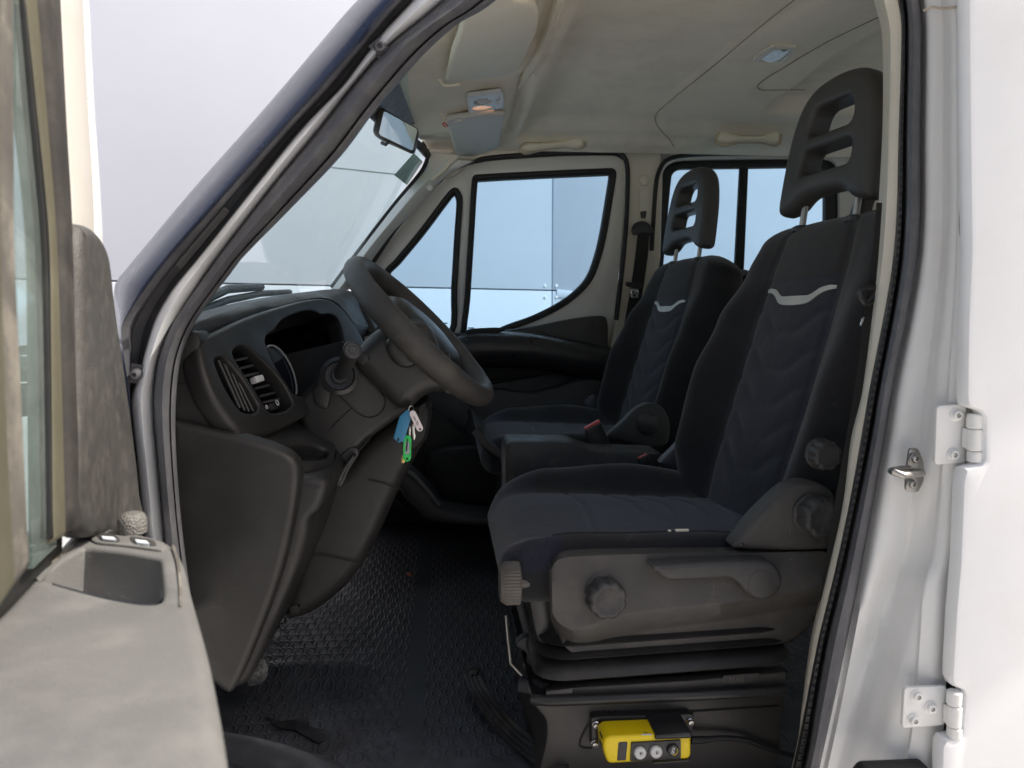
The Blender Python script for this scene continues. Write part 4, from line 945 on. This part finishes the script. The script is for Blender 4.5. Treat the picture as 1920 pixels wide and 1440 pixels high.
bl.grid([[P(1643,380,1.05),P(1640,440,1.047),P(1636,480,1.045)],[P(1664,380,1.04),P(1662,440,1.037),P(1658,480,1.035)]])
near_belt = bl.obj('seat_belt', BELT, door_pillar)
b = MB(); b.tube([P(u,v,1.03) for u,v in s2([(1613,556),(1616,544),(1630,539),(1646,542),(1644,552),(1630,566),(1622,568)],4)], .0048, 0, 8, closed=True); b.obj('belt_ring', BLACK_S, door_pillar)
slab('belt_tongue', rnd([(1618,596),(1622,594),(1616,612),(1613,610)],1), 1.035, 1.038, STEEL, door_pillar, .0006)
# the mat: a top-level thing lying on the cab floor
FZ = -.72
b = MB(); b.box((.5,1.85,FZ-.03), 3.2, 1.8, .04); b.box((.85,1.0,FZ-.08), .6, .1, .10)
cab_floor = b.obj('cab_floor', DARK, VAN)
t = NT('rubber_mat'); bb = t.b; tc = t.n('ShaderNodeTexCoord'); sp = t.n('ShaderNodeSeparateXYZ'); t.t.links.new(tc.outputs['Object'], sp.inputs[0])
def cells(ox, oy, px, py):
    gx = t.math('SUBTRACT', t.math('FRACT', t.math('ADD', t.math('DIVIDE', sp.outputs[0], px), ox)), .5)
    gy = t.math('SUBTRACT', t.math('FRACT', t.math('ADD', t.math('DIVIDE', sp.outputs[1], py), oy)), .5)
    gx = t.math('MULTIPLY', gx, 1.0); gy = t.math('MULTIPLY', gy, 1.0*1.45)
    return t.math('SQRT', t.math('ADD', t.math('MULTIPLY', gx, gx), t.math('MULTIPLY', gy, gy)))
cell_px, cell_py = .0245, .070
d = t.math('MINIMUM', cells(0,0,cell_px,cell_py), cells(.5,.5,cell_px,cell_py))
rim = t.ramp(t.math('ABSOLUTE', t.math('SUBTRACT', d, .36)), .0, .10, 1, 0)
pit = t.ramp(d, .22, .36, 0, 1)
bx = t.math('PINGPONG', t.math('ADD', sp.outputs[0], 10.0), .17)           # plain strips between the patterned fields
fld = t.math('MULTIPLY', t.ramp(bx, .018, .024), t.ramp(sp.outputs[1], .62, .60))
fl2 = t.math('MULTIPLY', fld, t.ramp(sp.outputs[1], -.66, -.64))
rim = t.math('MULTIPLY', rim, fl2); 
nz = t.noise(7,8,.7); fine = t.noise(140,4)
c = t.mix(t.ramp(nz,.35,.7), (.028,.030,.036), (.058,.061,.070)); c = t.mix(t.math('MULTIPLY', rim, .3), c, (.06,.06,.063))
near_dust_sheen = t.math('MULTIPLY', t.ramp(sp.outputs[1], -.15, -.55, 0, 1), t.ramp(t.noise(11,8,.7), .38, .66))
c = t.mix(t.math('MULTIPLY', near_dust_sheen, .75), c, (.085,.095,.115))  # worn dust by the door, with the bluish light reflection there painted in
spk = t.ramp(t.noise(320,2,.5), .735, .76, 0, .8); c = t.mix(spk, c, (.25,.25,.25)); c = t.mix(t.ramp(t.noise(95,3,.6), .735, .76, 0, .7), c, (.16,.15,.135))
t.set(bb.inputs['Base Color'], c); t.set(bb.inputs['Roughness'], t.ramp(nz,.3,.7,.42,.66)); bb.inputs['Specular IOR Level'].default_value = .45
h = t.math('ADD', t.math('MULTIPLY', rim, 1.), t.math('MULTIPLY', fine, .12)); h = t.math('SUBTRACT', h, t.math('MULTIPLY', t.math('MULTIPLY', t.math('SUBTRACT', 1., pit), fl2), .8))
t.set(bb.inputs['Normal'], t.bump(h, .7, .0016))
MATM = t.m
gm = []
for i in range(61):
    y = 1.02+i*.0272
    row = []
    for j in range(71):
        x = -.78+j*.0245
        z = FZ+.012+.004*noise.noise((x*3,y*3,0))
        z += .05*sstep(1.75,1.95,y)*sstep(-.10,-.02,x)*0
        z += .028*math.exp(-((y-1.50)/.035)**2)*sstep(-.12,-.2,x)
        z -= .02*sstep(1.10,1.02,y)
        row.append(Vector((x,y,z)))
    gm.append(row)
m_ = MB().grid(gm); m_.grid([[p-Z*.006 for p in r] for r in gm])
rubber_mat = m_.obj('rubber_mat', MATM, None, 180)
tag(rubber_mat, 'black ribbed rubber mat with oval studs covering the cab floor', 'floor mat')
# a dark wet patch, a puddle of its own shape on the mat
def on_floor(px, z, th, name, m, parent=None, bev=.001):
    return plate(name, [[PZ(u,v,z) for u,v in px]], th, m, parent, Z, bev)
wet = on_floor(s2([(498,1343),(520,1352),(545,1350),(560,1348),(577,1342),(580,1360),(600,1366),(612,1368),(606,1388),(596,1392),(580,1384),(566,1376),(552,1368),(534,1366),(518,1362)],3), FZ+.0165, .0012, 'wet_patch', mat('wet_black', (.010,.010,.012), .22), None, 0)
tag(wet, 'irregular dark wet patch on the black rubber mat near the sill', 'puddle')
leaf = on_floor([(763,1074),(773,1073),(770,1076),(772,1079),(764,1078)], FZ+.018, .003, 'leaf_scrap', mat('orange_leaf', (.55,.14,.05), .7), None, .0005)
tag(leaf, 'tiny orange leaf scrap lying on the black rubber mat', 'leaf')
# sill liner at the door edge
E1 = [(415,1372),(470,1384),(540,1398),(600,1414),(660,1440),(720,1480)]; E2 = [(415,1388),(470,1398),(530,1416),(580,1438),(630,1475),(660,1510)]; E3 = [(415,1410),(460,1424),(500,1446),(540,1480),(560,1530),(580,1580)]
def ez(c, z): return [PZ(p.x,p.y,z) for p in resample(spl(c,5),50)]
q1, q2, q3 = ez(E1,-.698), ez(E2,-.686), ez(E3,-.698)
sg = [[p-Z*.02 for p in q1], q1, [a.lerp(b_,.5)+Z*.008 for a,b_ in zip(q1,q2)], q2, [a.lerp(b_,.5)+Z*.006 for a,b_ in zip(q2,q3)], q3, [p+Vector((0,-.03,-.05)) for p in q3], [p+Vector((0,-.05,-.2)) for p in q3]]
for r_ in sg:
    for i, p in enumerate(r_): p.z += .006*noise.noise((p.x*9,p.y*14,1))
MB().grid(sg).obj('door_sill', mat('shiny_sill', (.085,.09,.105), .36, var=.3, vs=14, dust=((.20,.21,.24),.5,10)), cab_floor, 180)
# pedals
ped = mat('worn_pedal', (.12,.12,.12), .4, var=.3, vs=60, grain=(160,.9), dust=((.55,.54,.52),.6,60), gd=.002)
for px, y in (([(476,1240),(492,1237),(502,1250),(500,1272),(488,1284),(466,1288),(462,1278)],1.36), ([(516,1182),(524,1178),(526,1192),(516,1202),(510,1200)],1.42), ([(524,1156),(534,1158),(532,1170),(524,1170)],1.46)):
    pd = slab('pedal', rnd(px,4), y, y+.012, ped, cab_floor, .003)
    b = MB(); u, v = px[1]; b.tube([P(u-4,v+10,y+.02),P(u-18,v-40,y+.05),P(u-20,v-90,y+.06)], .008, 0, 8); b.obj('pedal_arm', BLACK_S, pd)
# tunnel shapes in front of the passenger seat
slab('tunnel_cover', s2([(742,900),(760,884),(790,906),(815,934),(828,955),(870,966),(936,974),(940,988),(870,985),(800,974),(780,955),(760,935)],4), 2.15, 2.3, BLACK, cab_floor, .012)
b = MB(); b.tube([P(u,v,2.14) for u,v in s2([(760,882),(778,894),(800,918),(824,948)],5,False)], .007, 0, 8); b.obj('tunnel_edge', mat('scuffed_edge', (.12,.12,.12), .5), cab_floor)
slab('footwell_pocket', s2([(800,860),(850,840),(930,845),(945,900),(940,965),(860,955),(815,930)],4), 2.36, 2.42, DARK, cab_floor, .02)
# webbing strap lying on the mat
cpx = spl([(886,1262),(894,1284),(908,1310),(930,1340),(955,1368),(985,1394),(1022,1420),(1060,1445)],6)
b = MB(); prof = [-1,-.9,-.5,-.42,-.34,0,.08,.16,.5,.58,.66,.9,1]; hb = [0,1,1,.3,1,1,.3,1,1,.3,1,1,0]
rr = []
for i, p in enumerate(cpx):
    q = cpx[min(i+1,len(cpx)-1)]; o_ = cpx[max(i-1,0)]; tt = Vector((q.x-o_.x,q.y-o_.y)).normalized(); nn = Vector((-tt.y,tt.x))
    w = 15+7*i/len(cpx); zc = -.684+.010*math.sin(i*.16)
    rr.append([PZ(p.x+nn.x*w*k, p.y+nn.y*w*k, zc+.0018*hh-.012*k*math.sin(i*.08)) for k, hh in zip(prof,hb)])
b.grid(rr); b.grid([[p-Z*.003 for p in r] for r in rr])
strap = b.obj('webbing_strap', mat('worn_strap', (.030,.030,.032), .5, var=.3, vs=30, dust=((.22,.22,.22),.3,40), grain=(900,.4)), None, 50)
tag(strap, 'black grooved strap with frayed end lying on the mat beside the seat box', 'strap')
b = MB(); b.tube([P(881,1262,1.36),P(888,1256,1.36),P(897,1260,1.355)], .009, 0, 8); b.obj('strap_end', BLACK_S, strap)
# =================================================================== keys hanging from the ignition
KY = 1.225
keys = empty('key_bunch', P(770,763,KY)); tag(keys, 'bunch of keys with coloured plastic tags hanging below the steering wheel', 'keys')
b = MB(); c = P(771,768,KY); b.tube([c+(X*math.cos(q)*.6+Z*math.sin(q)+Y*.4*math.cos(q))*.0062 for q in [k*math.pi/8 for k in range(16)]], .0007, 0, 6, closed=True); b.tube([P(770,745,KY+.05),P(770,757,KY+.01),P(770,763,KY)], .0016, 0, 6); b.obj('key_ring', STEEL, keys)
slab('blue_tag', rnd([(764,768),(771,773),(770,786),(757,829),(752,828),(747,831),(743,826),(738,822),(749,781)],2), KY-.006, KY-.0045, BLUE, keys, .0004, [rnd([(744,822),(748,820),(748,826),(745,828)],1)])
def capsule(u0,v0,u1,v1,r,n=8):
    a = math.atan2(v1-v0,u1-u0); out = []
    for (u,v,s) in ((u1,v1,-90),(u0,v0,90)):
        for k in range(n+1):
            q = a+R(s+180*k/n); out.append((u+r*math.cos(q), v+r*math.sin(q)))
    return out
slab('white_tag', capsule(774,776,787,803,6.2), KY-.010, KY-.008, TAGW, keys, .0005, [capsule(787,804,788,806,1.6)])
put('tag_writing', text_mesh('ivw 70c', .0052, P(780,789,KY-.0106), P(787,803,KY)-P(774,776,KY), Vector((.012,0,.006)), .0001), INK, keys)
slab('green_tag', capsule(764,824,763,858,7.6), KY-.004, KY-.0015, GREEN, keys, .0006, [rnd([(759.5,828),(768,828),(768,852),(759.5,852)],1.5),capsule(763,860,763.4,861,1.8)])
slab('tag_insert', rnd([(759.5,828),(768,828),(768,852),(759.5,852)],1.5), KY-.003, KY-.002, mat('tag_paper', (.35,.38,.40), .5), keys, .0002)
b = MB(); b.tube(PL([(764,823),(762,846)],KY-.0035), .0012, 0, 6); b.obj('split_ring', INK, keys)
slab('silver_key', [(772,800),(776,790),(779,797),(777,806),(779,818),(777,826),(774,822),(773,812)], KY+.004, KY+.006, STEEL, keys, .0003)
slab('silver_key', [(766,802),(769,798),(770,806),(769,828),(767,830),(766,820)], KY+.001, KY+.003, STEEL, keys, .0003)
slab('brass_key', [(754,854),(757,854),(760,862),(758,868),(753,868),(752,862)], KY+.001, KY+.003, BRASS, keys, .0003)
# =================================================================== yellow remote on the seat box
RY = 1.045
remote = empty('remote_control', P(1210,1433,RY)); tag(remote, 'yellow push-button pendant remote clipped on the black seat box', 'remote control')
body = [(1131,1397),(1134,1386),(1142,1381),(1160,1380),(1228,1377),(1296,1375),(1296,1418),(1291,1424),(1146,1433),(1139,1430),(1133,1414)]
slab('remote_case', rnd(body,4), RY, RY+.046, YEL, remote, .005, res=4)
b = MB(); b.tube([P(u,v,RY+.014) for u,v in ((1131,1398),(1136,1384),(1150,1379),(1229,1376))], .0008, 0, 6); b.obj('case_joint', INK, remote)
slab('front_plug', rnd([(1129,1384),(1133,1380),(1134,1402),(1132,1408),(1129,1404)],2), RY+.010, RY+.03, DARK, remote, .001)
slab('grip_pad', rnd([(1160,1392),(1177,1391),(1174,1426),(1157,1427)],2.5), RY-.001, RY+.003, KNOB, remote, .0008)
slab('button_plate', rnd([(1184,1393),(1277,1388),(1277,1424),(1182,1428)],2), RY-.003, RY+.003, BLACK_S, remote, .001)
def button(u, v, face, name, arrow):
    c = P(u,v,RY-.003); b = MB(); ax = Vector((.06,-1,.12)).normalized()
    b.lathe([(.0088,0),(.0088,.0045),(.0078,.0058),(.0070,.006),(.0067,.0056)], c, ax, 0, 32); b.lathe([(.0067,.0052),(.0003,.0056)], c, ax, 1, 32)
    bt_ = b.obj(name, [GREYP if arrow else BLACK_S, face], remote)
    ex = Vector((1,.06,0)).normalized(); ey = ax.cross(ex)*1; ey = ey if ey.z > 0 else -ey; f = c+ax*.0062
    mb = MB()
    if arrow:
        s = arrow; q = lambda a, d: f+ex*a*.001+ey*d*.001*s
        mb.add([q(-1.9,.3),q(0,3.0),q(1.9,.3),q(.6,.3),q(.6,-2.6),q(-.6,-2.6),q(-.6,.3)], [(0,1,2),(0,2,3,6),(3,4,5,6)])
        mb.add([q(2.7,-2.6),q(3.2,-2.6),q(3.2,2.2),q(2.7,2.2)], [(0,1,2,3)])
        mb.obj('button_arrow', INK, remote)
    else:
        put('button_lettering', text_mesh('SPX', .0060, f-ex*.0008+ey*.0008, (ey*.95+ex*.25), (-ex*.95+ey*.25), .0001), WHITE_T, remote)
        mb.tube([f+(ex*math.cos(q)+ey*math.sin(q))*.0056 for q in [R(-110+k*16) for k in range(10)]], .0005, 0, 5); mb.obj('button_arc', YEL, remote)
button(1199,1410,WHITE_T,'up_button',1); button(1229,1408,WHITE_T,'down_button',-1); button(1261,1405,BLACK_S,'logo_button',0)
lb = plate('case_label', [[PZ(u,v,P(1200,1380,RY).z+.001) for u,v in ((1200,1371),(1214,1370),(1222,1377.5),(1203,1378))]], .0006, PAPER, remote, Z, 0)
put('label_print', text_mesh('RX', .005, PZ(1211,1374,P(1200,1380,RY).z+.0016), X, Y, .0001), INK, remote)
brk = slab('remote_holder', rnd([(1109,1347),(1118,1344),(1296,1339),(1302,1344),(1301,1356),(1297,1386),(1226,1388),(1208,1366),(1124,1353),(1122,1400),(1117,1404),(1109,1402)],3), 1.094, 1.112, BLACK_S, driver_seat, .002)
slab('holder_jaw', rnd([(1230,1378),(1297,1373),(1298,1386),(1229,1389)],3), RY-.006, 1.100, BLACK_S, driver_seat, .004)
slab('holder_foot', rnd([(1226,1430),(1293,1425),(1292,1429),(1226,1434)],1.5), RY-.002, 1.09, BLACK_S, driver_seat, .001)
for u, v in ((1117,1359),(1115,1394),(1294,1353)):
    b = MB(); bolt(b, P(u,v,1.093), .0046, 0, 0); b.obj('holder_screw', STEEL, driver_seat)
b = MB(); b.tube([P(p.x,p.y,1.09+.0015*i/4) for i,p in enumerate(spl([(1298,1388),(1320,1386),(1360,1384),(1400,1388),(1430,1400),(1470,1412),(1500,1420)],6))], .0042, 0, 10); b.lathe([(.006,0),(.0055,.02),(.0042,.03)], P(1296,1388,1.088), X, 0, 14); b.obj('cable', RUB2, remote)
# =================================================================== the open driver door
driver_door = empty('driver_door', (-.38,1.0,-.9), VAN); driver_door['label'] = 'opened driver door seen edge-on, dusty armrest nearest the camera'
AZ = -.20
def AP(px, z=AZ): return [PZ(u,v,z) for u,v in px]
arm = [(140,988),(160,983),(200,986),(250,993),(310,1008),(330,1020),(345,1045),(358,1095),(374,1150),(392,1215),(406,1280),(418,1345),(426,1400),(431,1460),(436,1560),(200,1900),(-300,1900),(-260,1500),(-110,1260),(-40,1180),(5,1136),(55,1082),(100,1030)]
cup = [(152,1030),(160,1027),(225,1034),(290,1046),(300,1052),(303,1075),(305,1110),(302,1126),(290,1132),(262,1131),(200,1120),(130,1102),(88,1089),(80,1083),(84,1076),(115,1052)]
A_ = [AP(s2(arm,4)), AP(s2(cup,4))]
plate('armrest', A_, .62, ARM, driver_door, Z, .012, 60, res=5, hbev=.004)
b = MB(); sp_ = s2(cup,4); A = AP(sp_,AZ-.012); c = sum(A,Vector())/len(A); B = [c+(p-c)*.86-Z*.042 for p in A]; b.grid([A+A[:1],[c+(p-c)*.97-Z*.02 for p in A]+[c+(A[0]-c)*.97-Z*.02],B+B[:1]]); b.add(B,[tuple(range(len(B)))]); b.obj('grip_recess', CUPM, driver_door, 50)
plate('switch_plate', [AP(s2([(170,1008),(190,1000),(250,1006),(305,1016),(312,1026),(300,1030),(240,1022),(180,1016)],4),AZ+.0025)], .006, ARM, driver_door, Z, .002)
for q in ([(189,1004),(214,1006),(218,1011),(192,1009)],[(252,1010),(276,1013),(280,1019),(256,1016)]):
    plate('window_switch', [AP(rnd(q,1.5),AZ+.005)], .005, PAPER, driver_door, Z, .001)
plate('switch_bezel', [AP(s2([(182,1000),(206,1000),(222,1006),(224,1014),(190,1012)],3),AZ+.0035)], .004, BLACK, driver_door, Z, .001)
plate('switch_bezel', [AP(s2([(244,1006),(270,1008),(290,1014),(292,1022),(252,1018)],3),AZ+.0035)], .004, BLACK, driver_door, Z, .001)
b = MB(); c = PZ(249,998,AZ); b.lathe([(.0125,0),(.0130,.006),(.0128,.013),(.0105,.0175),(.006,.0195),(.0003,.0198)], c, Z, 0, 40); b.obj('mirror_knob', mat('knurled_knob', (.16,.155,.145), .35, grain=(420,.9), gd=.0015, dust=((.4,.37,.33),.3,50)), driver_door)
plate('armrest_groove', [AP(s2([(322,1022),(328,1024),(336,1050),(341,1100),(340,1135),(336,1135),(336,1100),(331,1055)],3),AZ+.0012)], .002, SEALD, driver_door, Z, 0)
plate('armrest_groove', [AP(s2([(172,990),(178,991),(140,1018),(100,1052),(95,1052),(135,1016)],3),AZ+.0012)], .002, SEALD, driver_door, Z, 0)
DO_ = Vector((-.301,.55,0)); DN_ = Vector((.98,.19,0)).normalized(); dd_ = Vector((-.19,.98,0)).normalized()
plate('door_skin', [[DO_-DN_*.06+dd_*t_+Z*z_ for t_, z_ in ((-.52,-.34),(.38,-.34),(.38,-1.1),(-.52,-1.1))]], .02, WHITE, driver_door, -DN_, .006)
# upper frame, all in the plane of the open door
DO, DN = Vector((-.301,.55,0)), Vector((.98,.19,0)).normalized()
def DQ(px, d=0.): return [PP(u,v,DO+DN*d,DN) for u,v in px]
def strip(name, left, right, d, th, m, bev=.003, label=None):
    L = s2(left,5,False); Rr = s2(right,5,False)[::-1]
    return plate(name, [DQ(L+Rr, d)], th, m, driver_door, DN, bev, 50)
strip('window_channel', [(-70,-40),(-70,500),(-40,1200)], [(34,-40),(36,240),(38,480),(48,700),(60,960),(66,1068)], .030, .03, SEALD, .010)
strip('window_channel', [(-70,-40),(-60,500),(-30,1200)], [(10,-40),(12,480),(22,800),(38,1100)], .038, .03, OLIVE, .008)
strip('door_glass', [(30,-40),(32,480),(56,960),(62,1066)], [(46,-40),(72,240),(94,480),(100,800),(106,1024)], .006, .004, GLASS_D, 0)
strip('glass_edge', [(43,-40),(66,220),(86,440),(92,640),(95,800),(98,1010)], [(49,-40),(76,220),(97,440),(100,640),(103,800),(105,1010)], .010, .008, RUB2, .001)
strip('front_channel', [(48,-40),(75,220),(96,440),(100,640),(103,960),(105,1020)], [(86,-40),(106,220),(124,440),(130,700),(140,1000)], .012, .02, OLIVE, .006)
strip('front_channel', [(82,-40),(104,220),(121,440),(130,700),(138,1000)], [(117,-40),(131,240),(141,420),(148,700),(158,1000)], .018, .022, SEALK, .009)
strip('inner_frame', [(114,-40),(128,240),(138,420),(146,700),(156,1000)], [(157,-40),(168,200),(176,330),(180,440),(182,1000)], .004, .02, FRAME_D, .006)
strip('outer_frame', [(154,-40),(164,190),(172,330),(177,470)], [(167,-40),(178,185),(188,330),(195,470),(190,500)], -.002, .02, WHITE, .004)
b = MB(); b.tube(DQ([(134,187),(160,184.5),(166,184)],.003), .0006, 0, 6); b.obj('frame_joint', SEALD, driver_door)
mt = [(157,424),(168,421),(182,427),(196,445),(206,470),(212,505),(216,545),(223,600),(236,690),(248,780),(258,860),(264,920),(267,990),(157,990),(155,700)]
plate('belt_seal', [DQ([(-90,1080),(60,1005),(118,975),(118,1060),(-90,1290)], -.004)], .012, RUB2, driver_door, DN, .002)
plate('mirror_trim', [DQ(s2(mt,4), .020)], .03, mat('grained_trim', (.060,.058,.054), .5, var=.15, grain=(700,.4), dust=((.3,.28,.24),.25,60), gd=.0008), driver_door, DN, .012, 60, res=5)
# =================================================================== outside: wall, ground
WO = P(960,599,4.7); WD = Vector((math.cos(R(24)),math.sin(R(24)),0)); WN = Vector((WD.y,-WD.x,0))
t = NT('wall_paint'); bb = t.b; nz = t.noise(.6,6,.6)
c = t.mix(t.ramp(nz,.3,.7), (.60,.63,.725), (.645,.67,.765)); c = t.mix(t.ramp(t.noise(9,8,.7),.6,.8,0,.12), c, (.47,.49,.53))
t.set(bb.inputs['Base Color'], c); bb.inputs['Roughness'].default_value = .6; bb.inputs['Specular IOR Level'].default_value = .2
WALLM = t.m
wall = empty('panelled_wall', Vector((WO.x,WO.y,GZ))); tag(wall, 'smooth white panelled wall with thin dark joints beyond the van', 'wall')
def wz(u,v): 
    p = PP(u,v,WO,WN); return (p-WO).dot(WD), p.z
zs = [GZ, wz(640,536)[1], wz(650,320)[1], wz(650,320)[1]+1.6, 7.0]
zs = [GZ, zs[1], 7.0]
xv = wz(1036,450)[0]; pw = 3.0
for i in range(len(zs)-1):
    for j in range(-4,4):
        x0, x1 = xv+j*pw+.004, xv+(j+1)*pw-.004
        q = [WO*1, WO*1, WO*1, WO*1]
        q = [Vector((WO.x,WO.y,0))+WD*a+Z*zz for a, zz in ((x0,zs[i]+.004),(x1,zs[i]+.004),(x1,zs[i+1]-.004),(x0,zs[i+1]-.004))]
        plate('wall_panel', [q], .04, WALLM, wall, WN, .003)
b = MB(); c = Vector((WO.x,WO.y,2.5))-WN*.10; q = [c+WD*a+Z*zz for a, zz in ((-13,-5),(13,-5),(13,3.2),(-13,3.2))]; b.add(q,[(0,1,2,3)]); b.obj('wall_backing', mat('joint_dark', (.10,.12,.13), .8), wall)
for u, v in ((1022,536),(1043,536),(1022,557),(1043,557)):
    p = PP(u,v,WO,WN); b = MB(); b.lathe([(.010,0),(.009,.004),(.0005,.005)], p, WN, 0, 16); b.obj('wall_bolt', WHITE, wall)
pq = [PP(u,v,WO+WN*.004,WN) for u,v in rnd([(1044,543),(1076,545),(1076,560),(1044,558)],1)]
plate('wall_plate', [pq], .008, WALLM, wall, WN, .001)
q = [PP(u,v,WO+WN*.001,WN) for u,v in ((575,308),(745,326),(745,328),(575,310))]
plate('wall_joint', [q], .002, mat('joint_line', (.12,.15,.16), .8), wall, WN, 0)
g = []
for i in range(41):
    g.append([Vector((-60+j*3,-60+i*3,GZ)) for j in range(41)])
GRM = mat('pale_concrete', (.56,.55,.54), .85, var=.12, vs=1.2, dust=((.45,.44,.43),.3,.8))
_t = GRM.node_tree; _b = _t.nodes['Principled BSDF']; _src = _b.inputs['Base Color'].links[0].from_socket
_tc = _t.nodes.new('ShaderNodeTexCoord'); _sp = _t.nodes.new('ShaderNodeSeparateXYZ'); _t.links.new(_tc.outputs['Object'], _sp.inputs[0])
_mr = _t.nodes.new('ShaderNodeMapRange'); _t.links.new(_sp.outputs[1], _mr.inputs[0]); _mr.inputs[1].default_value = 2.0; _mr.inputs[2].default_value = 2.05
_mx = _t.nodes.new('ShaderNodeMix'); _mx.data_type = 'RGBA'; _t.links.new(_mr.outputs[0], _mx.inputs[0]); _t.links.new(_src, _mx.inputs[6]); _mx.inputs[7].default_value = (.16,.155,.15,1); _t.links.new(_mx.outputs[2], _b.inputs['Base Color'])  # unseen ground towards the wall, darkened to cut bounce light on it
ground = MB().grid(g).obj('ground', GRM, None, 180)
tag(ground, kind='structure')
# =================================================================== light, sky, camera
SUN_EL, SAZ = R(52), math.atan2(-.19, .975)
sd = Vector((math.cos(SUN_EL)*math.cos(SAZ), math.cos(SUN_EL)*math.sin(SAZ), math.sin(SUN_EL)))
w = bpy.data.worlds.new('World'); sc.world = w; w.use_nodes = True; nt = w.node_tree
sky = nt.nodes.new('ShaderNodeTexSky'); sky.sky_type = 'NISHITA'; sky.sun_disc = False; sky.sun_elevation = SUN_EL; sky.sun_rotation = math.pi/2-SAZ; sky.air_density = 1.0; sky.dust_density = 7.0; sky.ozone_density = 1.0
bg = nt.nodes['Background']; bg.inputs['Strength'].default_value = .15; nt.links.new(sky.outputs[0], bg.inputs[0])
L = bpy.data.lights.new('sun', 'SUN'); L.energy = 5.0; L.angle = R(.53); L.color = (1,.95,.87); lo_ = bpy.data.objects.new('sun', L); COL.objects.link(lo_); lo_.rotation_euler = sd.to_track_quat('Z','Y').to_euler()
cam = bpy.data.cameras.new('camera'); co = bpy.data.objects.new('camera', cam); COL.objects.link(co); sc.camera = co
cam.sensor_width = 36; cam.lens = 36*F/1920; cam.clip_start = .02; cam.clip_end = 500
M = Matrix((RT,UP,-FW)).transposed().to_4x4(); co.matrix_world = M
cam.dof.use_dof = True; cam.dof.focus_distance = 1.45; cam.dof.aperture_fstop = 8.5
sc.view_settings.view_transform = 'Standard'; sc.view_settings.look = 'None'; sc.view_settings.exposure = 0; sc.view_settings.gamma = 1
sc.render.engine = 'CYCLES'; sc.cycles.max_bounces = 12; sc.cycles.diffuse_bounces = 6; sc.cycles.transparent_max_bounces = 16; sc.cycles.use_denoising = True
sc.cycles.sample_clamp_indirect = 8
